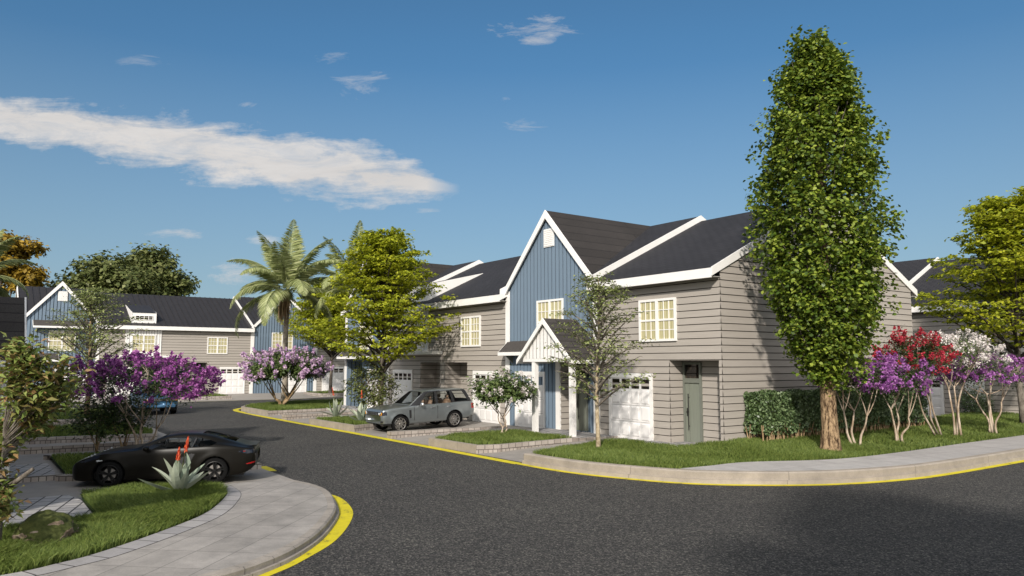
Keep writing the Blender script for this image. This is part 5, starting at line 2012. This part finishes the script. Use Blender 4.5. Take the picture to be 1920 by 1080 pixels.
# ---- boulder
def boulder():
    bm = bmesh.new()
    bmesh.ops.create_icosphere(bm, subdivisions=5, radius=1.0)
    from mathutils import noise as mn
    for v in bm.verts:
        c = v.co.copy()
        k = 1 + 0.28 * mn.noise(c * 1.1 + Vector((3, 1, 7))) + 0.12 * mn.noise(c * 2.6) + 0.05 * mn.noise(c * 6.5) + 0.02 * mn.noise(c * 15)
        v.co = Vector((c.x * 0.36 * k, c.y * 0.47 * k, max(-0.08, c.z * 0.34 * k * (1.0 - 0.35 * max(0, c.y)) + 0.20)))
    me = bpy.data.meshes.new('boulder'); bm.to_mesh(me); bm.free()
    me.polygons.foreach_set('use_smooth', [True] * len(me.polygons))
    t = NT('mossy_stone')
    n1 = t.noise(7, 6, 0.7); n2 = t.noise(2.6, 4, 0.6)
    g = t.n("ShaderNodeNewGeometry"); sp = t.n("ShaderNodeSeparateXYZ"); t.l(g.outputs['Normal'], sp.inputs[0])
    st = t.ramp(n1, [(0.3, (0.09, 0.065, 0.045)), (0.5, (0.24, 0.18, 0.13)), (0.7, (0.40, 0.33, 0.26))])
    mo = t.ramp(n1, [(0.3, (0.028, 0.038, 0.010)), (0.7, (0.105, 0.115, 0.034))])
    ad = t.n("ShaderNodeMath", operation='MULTIPLY_ADD'); t.l(n2, ad.inputs[0]); ad.inputs[1].default_value = 1.6; t.l(sp.outputs[2], ad.inputs[2])
    t.color(t.mix(t.ramp(ad.outputs[0], [(0.98, (0, 0, 0)), (1.38, (1, 1, 1))]), st, mo))
    t.bump(n1, 0.8, 0.04); t.set(0.9, 0.2)
    me.materials.append(t.m)
    o = bpy.data.objects.new('boulder', me); col.objects.link(o); o.scale = (0.9, 0.9, 0.88); o.location = (-14.3, 1.22, 0.13); o.rotation_euler = (0, 0, 0.15)
    tag(o, 'mossy brown boulder lying in the lawn by the paver path', 'boulder')
boulder()

# ---- grass
near_in = [(-15.95, 0.6), (-16.2, -0.6), (-12.35, -0.6)]
ll = inset(left_lawn, 0.05) if sum(left_lawn[i - 1][0] * left_lawn[i][1] - left_lawn[i][0] * left_lawn[i - 1][1] for i in range(len(left_lawn))) > 0 else inset(left_lawn[::-1], 0.05)
grass_obj('lush green lawn grass around the boulder and the large agave', [grass_on(ll, 0.14, 2300, 0.165, 0.0075, 1, 0.8, 0.7)])
lw = [p for p in lawn_poly if p[1] < 43]
near = [grass_on(inset(lawn_poly, 0.06), lawn_z, 950, 0.13, 0.0085, 2, 0.55, box=(-19.8, -11.9, 13.5, 24)), grass_on(inset(lawn_poly, 0.06), lawn_z, 420, 0.13, 0.011, 3, 0.55, box=(-19.8, -11.9, 24, 43))]
grass_obj('green grass of the corner lawn under the poplar', near)
beds = []
for i, (pl, h, d) in enumerate(((bed1, BED_H, 260), (bed2, BED_H, 420), (bed3, BED_H, 750), (bedL2, 0.165, 420), (bedL3, 0.25, 240), (bedL4, 0.25, 150))):
    beds.append(grass_on(inset(pl, 0.2), h - 0.03, d, 0.15 if i != 3 else 0.12, 0.012 if i != 2 else 0.009, 10 + i, 0.5))
for y0, y1 in ((13.2, 17.9), (25.6, 33.5), (2.0, 5.0)):
    beds.append(grass_on([(-68.5, y0 + .2), (-64.4, y0 + .2), (-64.4, y1 - .2), (-68.5, y1 - .2)], 0.27, 110, 0.16, 0.018, 30 + int(y0), 0.5))
grass_obj('green grass filling the raised beds along the road', beds)


# ---------------------------------------------------------------- cars
def car_paint(name, c, rough=0.3, metal=0.0, coat=0.6):
    t = NT(name)
    f = t.noise(4.0, 3, 0.5)
    t.color(t.ramp(f, [(0.2, mul(c, 0.94)), (0.8, mul(c, 1.06))]))
    t.set(rough, 0.5, metal)
    t.b.inputs['Coat Weight'].default_value = coat
    if coat < 0.2:
        t.b.inputs['Specular IOR Level'].default_value = 0.13
    t.b.inputs['Coat Roughness'].default_value = 0.08
    return t.m


def tinted(name, tint, op):
    t = NT(name)
    t.color(tint); t.set(0.03, 0.6)
    tr = t.n("ShaderNodeBsdfTransparent"); tr.inputs[0].default_value = (0.90, 0.94, 0.95, 1)
    mx = t.n("ShaderNodeMixShader"); mx.inputs[0].default_value = op
    t.l(tr.outputs[0], mx.inputs[1]); t.l(t.b.outputs[0], mx.inputs[2]); t.l(mx.outputs[0], t.out.inputs[0])
    return t.m


def flat(name, c, rough=0.4, metal=0.0, spec=0.5, emit=None):
    t = NT(name); t.color(c); t.set(rough, spec, metal)
    return t.m


M['paint_black'] = car_paint('brown_black_paint', (0.0075, 0.0066, 0.005), 0.28, 0.0, 0.0)
M['paint_silver'] = car_paint('grey_green_metallic', (0.205, 0.225, 0.23), 0.30, 0.65, 0.8)
M['paint_blue'] = car_paint('blue_metallic', (0.03, 0.095, 0.18), 0.33, 0.4, 0.6)
M['glass'] = tinted('car_glass', (0.010, 0.013, 0.015), 0.09)
M['tyre'] = flat('tyre_rubber', (0.007, 0.007, 0.007), 0.9, 0, 0.1)
M['rim_black'] = flat('black_rim', (0.005, 0.005, 0.005), 0.4, 0.0, 0.3)
M['rim_chrome'] = flat('polished_rim', (0.50, 0.48, 0.45), 0.22, 0.9)
M['disc'] = flat('brake_disc_steel', (0.30, 0.28, 0.26), 0.4, 0.5)
M['trim_black'] = flat('black_plastic', (0.010, 0.010, 0.011), 0.5)
M['lamp_red'] = flat('red_lamp', (0.35, 0.012, 0.012), 0.15)
M['lamp_amber'] = flat('amber_lamp', (0.70, 0.30, 0.02), 0.2)
M['lamp_clear'] = flat('clear_lamp', (0.62, 0.65, 0.66), 0.08, 0.3)
M['lamp_dark'] = flat('dark_lamp_glass', (0.010, 0.013, 0.022), 0.06)
M['chrome'] = flat('bright_chrome', (0.60, 0.60, 0.60), 0.18, 0.9)
M['leather'] = flat('tan_leather', (0.22, 0.13, 0.08), 0.6)
M['leather_dark'] = flat('dark_leather', (0.03, 0.03, 0.03), 0.6)


def inside(poly, x, z):
    c = False
    n = len(poly)
    for i in range(n):
        x1, z1 = poly[i]; x2, z2 = poly[(i + 1) % n]
        if (z1 > z) != (z2 > z) and x < (x2 - x1) * (z - z1) / (z2 - z1 + 1e-12) + x1:
            c = not c
    return c


def cr(xs, ys, x):
    """monotone-ish smooth interpolation"""
    xs = np.array(xs); ys = np.array(ys)
    h = np.diff(xs); d = np.diff(ys) / h
    m = np.zeros(len(xs)); m[0], m[-1] = d[0], d[-1]
    for i in range(1, len(xs) - 1):
        m[i] = 0 if d[i - 1] * d[i] <= 0 else 2 * d[i - 1] * d[i] / (d[i - 1] + d[i])
    k = np.clip(np.searchsorted(xs, x) - 1, 0, len(h) - 1)
    t = (x - xs[k]) / h[k]
    return ((1 + 2 * t) * (1 - t) ** 2 * ys[k] + t * (1 - t) ** 2 * h[k] * m[k] + t * t * (3 - 2 * t) * ys[k + 1] + t * t * (t - 1) * h[k] * m[k + 1])


def body_shell(spec, nx=200, nr=64):
    """half sections lofted along the car: returns points (nx, nr, 3) with x forward = nose at 0, y outwards, z up"""
    X = np.unique(np.concatenate([np.linspace(0, spec['L'], nx), spec.get('extra', [])]))
    G = {k: cr(spec[k][0], spec[k][1], X) for k in ('zb', 'w', 'zs', 'zt', 'wt')}
    bulge = spec.get('bulge')
    P = np.zeros((len(X), nr, 3))
    s = np.linspace(0, 1, nr)
    for i, x in enumerate(X):
        zb, w, zs, zt, wt = (G[k][i] for k in ('zb', 'w', 'zs', 'zt', 'wt'))
        zt = max(zt, zs + 0.012)
        lo = zb
        ctrl = [(w * 0.55, lo), (w * 0.90, lo + 0.005), (w * 0.975, lo + 0.10), (w * 1.0, lo + (zs - lo) * 0.50), (w * 0.990, lo + (zs - lo) * 0.80),
                (w * 0.955, zs), (wt + (w * 0.955 - wt) * 0.48, zs + (zt - zs) * 0.50), (wt, zs + (zt - zs) * 0.90), (wt * 0.72, zt - (zt - zs) * 0.012), (0.0, zt)]
        k = np.array([0, .05, .12, .30, .44, .54, .66, .78, .87, 1.0])
        P[i, :, 0] = x
        P[i, :, 1] = cr(k, [c[0] for c in ctrl], s)
        P[i, :, 2] = cr(k, [c[1] for c in ctrl], s)
    return X, s, P


def car_from_shell(root, P, s, arches, classify, mats, cap_front=True, wheel_r=0.34, flare=0.0):
    """splits the lofted skin into painted body, glass and lamps, and opens the wheel arches"""
    nx, nr, _ = P.shape
    if flare:
        for (ax, az, r) in arches:
            d = np.hypot(P[:, :, 0] - ax, P[:, :, 2] - az)
            P[:, :, 1] += flare * np.exp(-((d - r) / 0.10) ** 2) * (P[:, :, 2] < az + r + 0.25) * (s[None, :] < .56)
    groups = {}
    for side in (1, -1):
        for i in range(nx - 1):
            for j in range(nr - 1):
                c = (P[i, j] + P[i + 1, j] + P[i, j + 1] + P[i + 1, j + 1]) / 4
                if s[j] < 0.545 and any((c[0] - ax) ** 2 + (c[2] - az) ** 2 < r * r for ax, az, r in arches):
                    continue
                name = classify(c[0], c[1], c[2], s[j], side)
                if name is None:
                    continue
                groups.setdefault(name, []).append((i, j, side))
    objs = {}
    for name, cells in groups.items():
        idx = {}; V = []; F = []
        def vid(i, j, sd):
            key = (i, j, sd if P[i, j, 1] > 1e-6 else 1)
            if key not in idx:
                idx[key] = len(V)
                V.append((P[i, j, 1] * sd, P[i, j, 0], P[i, j, 2]))
            return idx[key]
        for i, j, sd in cells:
            q = [vid(i, j, sd), vid(i + 1, j, sd), vid(i + 1, j + 1, sd), vid(i, j + 1, sd)]
            F.append(q if sd < 0 else q[::-1])
        if name.startswith('body'):
            # close both ends
            for i, sg in ((0, 1), (nx - 1, -1)):
                ring = [vid(i, j, 1) for j in range(nr)] + [vid(i, j, -1) for j in range(nr - 2, -1, -1)]
                F.append(ring if sg > 0 else ring[::-1])
        b = MB(); b.add(V, F)
        key = name
        while key not in mats:
            key = key[:key.rindex('_')]
        part, mat = mats[key]
        objs[name] = b.build(part, mat, root, True)
    return objs


def wheel(root, x, y, r, w, rim_mat, spokes, side, twin=False):
    """tyre with rim, spokes and brake disc; turned about the car's cross axis (local x)"""
    t = MB()
    R = r
    prof = [(R * 0.74, -w / 2), (R * 0.90, -w / 2 - 0.008), (R * 0.975, -w / 2 + 0.02), (R, -w / 2 + 0.05), (R, w / 2 - 0.05), (R * 0.975, w / 2 - 0.02), (R * 0.90, w / 2 + 0.008), (R * 0.74, w / 2)]
    t.lathe(prof, (x, y, r), 'x', 40)
    o = t.build('wheel', 'tyre', root, True)
    q = MB()
    f = side * (w / 2 - 0.005)
    q.lathe([(R * 0.74, f - side * 0.0), (R * 0.70, f + side * 0.004), (R * 0.665, f - side * 0.015), (R * 0.65, f - side * 0.12), (R * 0.64, -f)], (x, y, r), 'x', 40)
    q.lathe([(0.0, f - side * 0.004), (R * 0.13, f - side * 0.006), (R * 0.15, f - side * 0.03), (R * 0.13, f - side * 0.08)], (x, y, r), 'x', 20)
    for k in range(spokes):
        a = 2 * math.pi * k / spokes + 0.3
        offs = (-0.05, 0.05) if twin else (0.0,)
        for dlt in offs:
            c0, s0 = math.cos(a + dlt * 1.5), math.sin(a + dlt * 1.5)
            c1, s1 = math.cos(a + dlt * 3.0), math.sin(a + dlt * 3.0)
            hw = 0.022 if twin else 0.026
            n = (-math.sin(a), math.cos(a))
            p = []
            for (cc, ss, rr, dd, ww) in ((c0, s0, R * 0.11, 0.012, hw), (c1, s1, R * 0.70, 0.004, hw * 0.8)):
                for sg in (-1, 1):
                    p.append((x + f - side * dd, y + cc * rr + n[0] * ww * sg, r + ss * rr + n[1] * ww * sg))
            pts = [p[0], p[1], p[3], p[2]]
            q.prism(pts, (-side * 0.035, 0, 0))
    q.build('rim', rim_mat, o, False)
    d = MB()
    d.lathe([(0.0, f - side * 0.07), (R * 0.47, f - side * 0.07), (R * 0.47, f - side * 0.10), (0.0, f - side * 0.10)], (x, y, r), 'x', 32)
    d.build('brake_disc', 'disc', o)
    # dark well behind the wheel
    return o


def wheel_wells(root, arches, yw, depth):
    for (ax, az, r) in arches:
        for sd in (1, -1):
            b = MB()
            n = 24
            for k in range(n):
                a0, a1 = -0.35 + (math.pi + 0.7) * k / n, -0.35 + (math.pi + 0.7) * (k + 1) / n
                p0 = (ax + math.cos(a0) * (r + .01), az + math.sin(a0) * (r + .01)); p1 = (ax + math.cos(a1) * (r + .01), az + math.sin(a1) * (r + .01))
                b.face([(sd * yw, p0[0], p0[1]), (sd * yw, p1[0], p1[1]), (sd * (yw - depth), p1[0], p1[1]), (sd * (yw - depth), p0[0], p0[1])])
                b.face([(sd * (yw - depth), ax, az), (sd * (yw - depth), p0[0], p0[1]), (sd * (yw - depth), p1[0], p1[1])])
            b.build('wheel_arch', 'trim_black', root)


def seat(root, x, y, z, w=0.48, mat='leather', h=0.62):
    b = MB()
    bm = bmesh.new()
    def blk(x0, x1, y0, y1, z0, z1, lean=0.0):
        r = bmesh.ops.create_cube(bm, size=1.0)
        for v in r['verts']:
            c = v.co
            zz = z0 + (c.z + .5) * (z1 - z0)
            v.co = Vector((x0 + (c.x + .5) * (x1 - x0), y0 + (c.y + .5) * (y1 - y0) + lean * (zz - z0), zz))
    blk(x - w / 2, x + w / 2, y - 0.25, y + 0.25, z, z + 0.16)
    blk(x - w / 2, x + w / 2, y + 0.2, y + 0.34, z + 0.1, z + h, 0.25)
    blk(x - 0.13, x + 0.13, y + 0.36, y + 0.46, z + h + 0.03, z + h + 0.20, 0.1)
    bmesh.ops.bevel(bm, geom=bm.edges[:], offset=0.035, segments=3, affect='EDGES')
    me = bpy.data.meshes.new('seat'); bm.to_mesh(me); bm.free()
    me.polygons.foreach_set('use_smooth', [True] * len(me.polygons))
    me.materials.append(M[mat])
    o = bpy.data.objects.new('seat', me); col.objects.link(o); o.parent = root
    return o


def small(root, name, mat, fn, smooth=False):
    b = MB(); fn(b)
    return b.build(name, mat, root, smooth)


def ellipsoid(b, c, r, n=14, m=0):
    rows = []
    for i in range(n + 1):
        th = math.pi * i / n
        base = len(b.v)
        for k in range(n):
            a = 2 * math.pi * k / n
            b.v.append((c[0] + r[0] * math.sin(th) * math.cos(a), c[1] + r[1] * math.sin(th) * math.sin(a), c[2] + r[2] * math.cos(th)))
        rows.append(base)
    for a, d in zip(rows[:-1], rows[1:]):
        for k in range(n):
            k2 = (k + 1) % n
            b.f.append((a + k, d + k, d + k2, a + k2)); b.m.append(m); b.uv.append(None)


def sports_car(label, loc, rz, pitch=0.0):
    root = thing('sports_car', label, 'car', loc, rz)
    L = 4.38
    spec = dict(L=L,
                zb=([0, .12, .5, 1.4, 2.9, 3.9, 4.2, 4.38], [.26, .17, .15, .15, .16, .20, .28, .42]),
                w=([0, .05, .18, .42, .85, 1.3, 1.9, 2.5, 3.0, 3.4, 3.8, 4.1, 4.3, 4.38], [.52, .66, .79, .87, .90, .885, .87, .885, .905, .915, .90, .86, .76, .66]),
                zs=([0, .05, .2, .45, .85, 1.25, 1.7, 2.3, 2.9, 3.35, 3.7, 4.05, 4.30, 4.38], [.46, .54, .655, .755, .845, .875, .895, .905, .935, .955, .945, .905, .86, .74]),
                zt=([0, .05, .2, .5, .9, 1.25, 1.48, 1.75, 2.05, 2.3, 2.6, 2.9, 3.2, 3.55, 3.9, 4.12, 4.26, 4.34, 4.38], [.48, .56, .675, .785, .868, .915, .945, 1.075, 1.205, 1.265, 1.292, 1.285, 1.245, 1.150, 1.035, .965, .945, .905, .76]),
                wt=([0, .2, .6, 1.2, 1.5, 1.9, 2.3, 2.7, 3.1, 3.6, 4.0, 4.25, 4.38], [.36, .55, .66, .68, .68, .60, .535, .52, .51, .49, .52, .60, .52]))
    X, s, P = body_shell(spec, 210, 84)
    arch = [(0.93, 0.325, 0.375), (3.405, 0.335, 0.385)]
    side_glass = [(1.66, .925), (2.02, 1.085), (2.30, 1.178), (2.62, 1.205), (2.95, 1.185), (3.25, 1.115), (3.42, 1.045), (3.32, .985), (3.05, .955), (2.4, .935)]
    def cls(x, y, z, t, sd):
        if 0.545 < t < 0.80 and y > 0.3:
            if inside(side_glass, x, z):
                e = x - 2.86 - (z - .95) * .25
                return None if abs(e) < 0.018 else 'side_window' + ('_f' if e < 0 else '_r') + ('_a' if sd > 0 else '_b')
        if t > 0.735 and 1.50 < x < 2.16 and y < 0.60 - 0.20 * (x - 1.5) + .03 and z > 0.925:
            return 'windscreen'
        if t > 0.77 and 3.02 < x < 3.86 and y < 0.45:
            return 'rear_window'
        if inside([(0.22, .62), (0.30, .67), (0.62, .80), (0.72, .80), (0.66, .735), (0.45, .655)], x, z) and y > 0.52:
            return 'headlight' + ('_a' if sd > 0 else '_b')
        if inside([(3.98, .80), (4.02, .845), (4.20, .86), (4.40, .845), (4.40, .775), (4.2, .755)], x, z) and y > 0.35 and t < .6:
            return 'tail_light' + ('_a' if sd > 0 else '_b')
        if x < 0.10 and 0.24 < z < 0.44:
            return 'grille'
        if inside([(2.52, .66), (2.74, .76), (2.84, .80), (2.92, .78), (2.84, .62), (2.72, .44), (2.60, .42)], x, z) and t < .5 and y > .6:
            return 'air_intake' + ('_a' if sd > 0 else '_b')
        if inside([(4.16, .50), (4.40, .545), (4.40, .505), (4.2, .475)], x, z) and t < .5:
            return 'reflector' + ('_a' if sd > 0 else '_b')
        if inside([(.62, .675), (.80, .70), (.80, .685), (.66, .65)], x, z) and t < .56 and y > .6:
            return 'marker' + ('_a' if sd > 0 else '_b')
        return 'body'
    mats = {'body': ('body', 'paint_black'), 'side_window': ('side_window', 'glass'), 'windscreen': ('windscreen', 'glass'), 'rear_window': ('rear_window', 'glass'),
            'headlight': ('headlight', 'lamp_dark'), 'tail_light': ('tail_light', 'lamp_dark'), 'grille': ('grille', 'trim_black'), 'air_intake': ('air_intake', 'trim_black'),
            'reflector': ('reflector', 'lamp_red'), 'marker': ('marker_lamp', 'lamp_clear')}
    car_from_shell(root, P, s, arch, cls, mats, flare=0.018)
    wheel_wells(root, arch, 0.86, 0.30)
    for ax, az, r in arch:
        for sd in (1, -1):
            wheel(root, sd * 0.775, ax, az, 0.235, 'rim_black', 5, sd, True)
    small(root, 'pillar', 'trim_black', lambda b: [b.prism([(sd * .80, 2.80, .94), (sd * .80, 2.84, .94), (sd * .62, 2.93, 1.17), (sd * .62, 2.89, 1.17)], (sd * 0.012, 0, 0)) for sd in (1, -1)])
    for sd in (1, -1):
        small(root, 'mirror', 'paint_black', lambda b: (ellipsoid(b, (sd * 0.98, 1.78, 0.955), (0.11, 0.075, 0.065)), b.tube([(sd * .84, 1.80, .93), (sd * .95, 1.79, .94)], .022, 6)), True)
        seat(root, sd * 0.34, 2.35, 0.36, 0.46, 'leather_dark', 0.50)
        hl = small(root, 'lamp_strip', 'lamp_clear', lambda b: [b.box(sd * (.655 + .028 * k) - .018, sd * (.655 + .028 * k) + .018, .31 + .075 * k, .352 + .075 * k, .700 + .036 * k, .735 + .036 * k) for k in range(4)])
    small(root, 'light_bar', 'lamp_red', lambda b: [b.prism([(sd * .70, 4.22, .800), (sd * .855, 4.09, .812), (sd * .855, 4.09, .832), (sd * .70, 4.22, .820)], (sd * 0.02, 0.02, 0)) for sd in (1, -1)])
    small(root, 'floor_pan', 'trim_black', lambda b: b.box(-.70, .70, .35, 4.1, .18, .36))
    small(root, 'dashboard', 'trim_black', lambda b: b.box(-.66, .66, 1.42, 1.86, .60, .91))
    small(root, 'rear_spoiler', 'paint_black', lambda b: b.prism([(-.56, 4.16, .935), (.56, 4.16, .935), (.54, 4.39, .925), (-.54, 4.39, .925)], (0, 0, 0.018)))
    small(root, 'steering_wheel', 'trim_black', lambda b: b.tube([(-.34 + .18 * math.cos(a), 1.98 + .06 * math.sin(a), .88 + .17 * math.sin(a)) for a in np.linspace(0, 6.283, 20)], .016, 6))
    root.rotation_euler = (pitch, 0, rz)
    return root


def suv(label, loc, rz, paint_, pitch=0.0, group=None):
    root = thing('sport_utility_vehicle', label, 'car', loc, rz, group)
    L = 4.97
    spec = dict(L=L,
                zb=([0, .15, .6, 1.6, 3.4, 4.4, 4.8, 4.97], [.44, .36, .33, .34, .35, .38, .46, .56]),
                w=([0, .06, .18, .4, .9, 1.5, 2.5, 3.5, 4.3, 4.7, 4.9, 4.97], [.80, .88, .935, .965, .985, .98, .98, .98, .975, .95, .91, .86]),
                zs=([0, .05, .15, .5, 1.2, 1.6, 2.4, 3.4, 4.3, 4.75, 4.90, 4.97], [.84, .96, 1.035, 1.075, 1.115, 1.125, 1.135, 1.15, 1.16, 1.15, 1.10, .98]),
                zt=([0, .05, .15, .5, 1.0, 1.42, 1.60, 2.0, 2.30, 2.7, 3.3, 4.0, 4.40, 4.56, 4.70, 4.86, 4.93, 4.97], [.86, .985, 1.065, 1.115, 1.150, 1.185, 1.30, 1.615, 1.795, 1.848, 1.862, 1.850, 1.825, 1.79, 1.58, 1.28, 1.14, 1.0]),
                wt=([0, .15, .6, 1.3, 1.6, 2.1, 2.5, 3.3, 4.2, 4.6, 4.85, 4.97], [.70, .80, .84, .84, .80, .735, .72, .72, .71, .70, .74, .70]))
    X, s, P = body_shell(spec, 220, 84)
    arch = [(0.90, 0.385, 0.455), (3.785, 0.385, 0.455)]
    gA = [(1.95, 1.185), (2.42, 1.70), (2.78, 1.72), (2.80, 1.185)]
    gB = [(2.93, 1.19), (2.92, 1.725), (3.62, 1.725), (3.70, 1.20)]
    gC = [(3.84, 1.205), (3.76, 1.72), (4.34, 1.69), (4.60, 1.225)]
    pil = [(1.45, 1.15), (2.30, 1.77), (4.50, 1.765), (4.86, 1.185)]
    def cls(x, y, z, t, sd):
        if 0.545 < t < 0.80 and y > 0.45:
            for k, gp in enumerate((gA, gB, gC)):
                if inside(gp, x, z):
                    return 'side_window_%d' % k + ('_a' if sd > 0 else '_b')
            if inside(pil, x, z):
                return 'pillar'
        if t > 0.76 and 1.50 < x < 2.20 and y < 0.765 - 0.06 * (x - 1.5) and z > 1.20:
            return 'windscreen'
        if t > 0.72 and 4.58 < x < 4.86 and y < 0.70 and z > 1.22:
            return 'rear_window'
        if x < 0.24 and 0.80 < z < 0.965 and y > 0.585 and t < .56:
            return 'headlight' + ('_a' if sd > 0 else '_b')
        if x < 0.10 and 0.46 < z < 0.56:
            return 'bumper_trim'
        if z < 0.44 and t < .3 and (x < .45 or x > 4.5):
            return 'bumper_trim'
        if inside([(1.36, .62), (1.36, .98), (1.47, .98), (1.47, .62)], x, z) and t < .56 and y > .7:
            return 'side_vent' + ('_a' if sd > 0 else '_b')
        if 4.76 < x < 4.92 and 0.86 < z < 1.09 and y > 0.70 and t < .56:
            return 'tail_light' + ('_a' if sd > 0 else '_b')
        return 'body'
    mats = {'body': ('body', paint_), 'side_window': ('side_window', 'glass'), 'windscreen': ('windscreen', 'glass'), 'rear_window': ('rear_window', 'glass'), 'pillar': ('pillar', 'trim_black'),
            'headlight': ('headlight', 'lamp_dark'), 'bumper_trim': ('bumper_trim', 'trim_black'), 'side_vent': ('side_vent', 'trim_black'), 'tail_light': ('tail_light', 'lamp_red')}
    car_from_shell(root, P, s, arch, cls, mats, flare=0.02)
    wheel_wells(root, arch, 0.94, 0.34)
    for ax, az, r in arch:
        for sd in (1, -1):
            wheel(root, sd * 0.845, ax, az, 0.26, 'rim_chrome', 9, sd, False)
    # nose: grille with bars, lamp clusters, lower intake
    g = small(root, 'grille', 'trim_black', lambda b: (b.box(-.56, .56, -.035, .03, .80, .955)))
    small(g, 'grille_bar', 'chrome', lambda b: (b.box(-.50, .50, -.050, -.035, .822, .838), b.box(-.50, .50, -.050, -.035, .915, .930), b.box(-.50, -.48, -.05, -.035, .838, .915), b.box(.48, .50, -.05, -.035, .838, .915), b.box(-.48, .48, -.046, -.035, .872, .880)))
    for sd in (1, -1):
        hl = small(root, 'lamp_cluster', 'lamp_dark', lambda b: b.prism([(sd * .57, -.020, .795), (sd * .80, .025, .795), (sd * .80, .025, .965), (sd * .57, -.020, .965)], (0, 0.08, 0)))
        small(hl, 'lamp', 'lamp_clear', lambda b: (ellipsoid(b, (sd * .64, -.005, .875), (.058, .025, .058), 12), ellipsoid(b, (sd * .745, .02, .915), (.034, .02, .034), 10)))
        small(hl, 'indicator', 'lamp_amber', lambda b: (b.box(sd * .745 - .035, sd * .745 + .035, -.004, .02, .815, .860), b.box(sd * .83 - .02, sd * .83 + .02, .02, .05, .82, .94)))
        small(root, 'fog_lamp', 'lamp_clear', lambda b: ellipsoid(b, (sd * .70, .035, .585), (.045, .02, .04), 10))
        small(root, 'mirror', 'chrome', lambda b: (ellipsoid(b, (sd * 1.08, 1.98, 1.20), (.135, .085, .10)), b.tube([(sd * .94, 2.0, 1.16), (sd * 1.03, 1.99, 1.17)], .03, 6)), True)
        for y in (2.62, 3.46):
            small(root, 'door_handle', 'chrome', lambda b: (b.box(sd * .975, sd * 1.012, y - .10, y + .10, 1.005, 1.032), b.box(sd * .965, sd * .985, y - .08, y + .02, .985, 1.045)))
        small(root, 'door_seam', 'trim_black', lambda b: [b.box(sd * .965, sd * .9885, y - .004, y + .004, .50, 1.10) for y in (1.62, 2.86)])
        for yy in (2.35, 3.30):
            seat(root, sd * 0.38, yy, 0.68, 0.52, 'leather', 0.66)
    small(root, 'floor_pan', 'trim_black', lambda b: b.box(-.80, .80, .45, 4.7, .36, .66))
    small(root, 'dashboard', 'trim_black', lambda b: b.box(-.76, .76, 1.40, 1.86, .80, 1.16))
    small(root, 'steering_wheel', 'trim_black', lambda b: b.tube([(.38 + .19 * math.cos(a), 2.0 + .05 * math.sin(a), 1.12 + .18 * math.sin(a)) for a in np.linspace(0, 6.283, 20)], .018, 6))
    small(root, 'rear_bench', 'leather', lambda b: b.box(-.70, .70, 3.62, 3.74, .70, 1.28))
    root.rotation_euler = (pitch, 0, rz)
    return root


# nose of each car lies at its own y = 0, the tail towards +y
sports_car('black-brown sports coupe parked nose-in on the left driveway', (-21.80, 2.44, 0.012), math.radians(-22.5)).scale = (0.97, 0.965, 0.95)
suv('silver grey-green four-wheel-drive car parked before the taupe garage', (-29.86, 14.24, 0.035), 0.0, 'paint_silver', math.radians(1.85)).scale = (0.93, 0.93, 0.93)
suv('blue four-wheel-drive car on the road, half hidden by the purple tree', (-47.3, 9.25, 0.0), math.radians(90), 'paint_blue')


# trees across the side street (off-frame): they throw the tree shadow over the road
poplar('tall columnar poplar across the side street', (13.0, 2.5, 0.1), 13)
lime_tree('big yellow-green tree across the side street', (12.6, -6.6, 0.1), 19.0, 5.2, 4.5, 17, per=20, size=0.3, nb=110, spread=0.35)
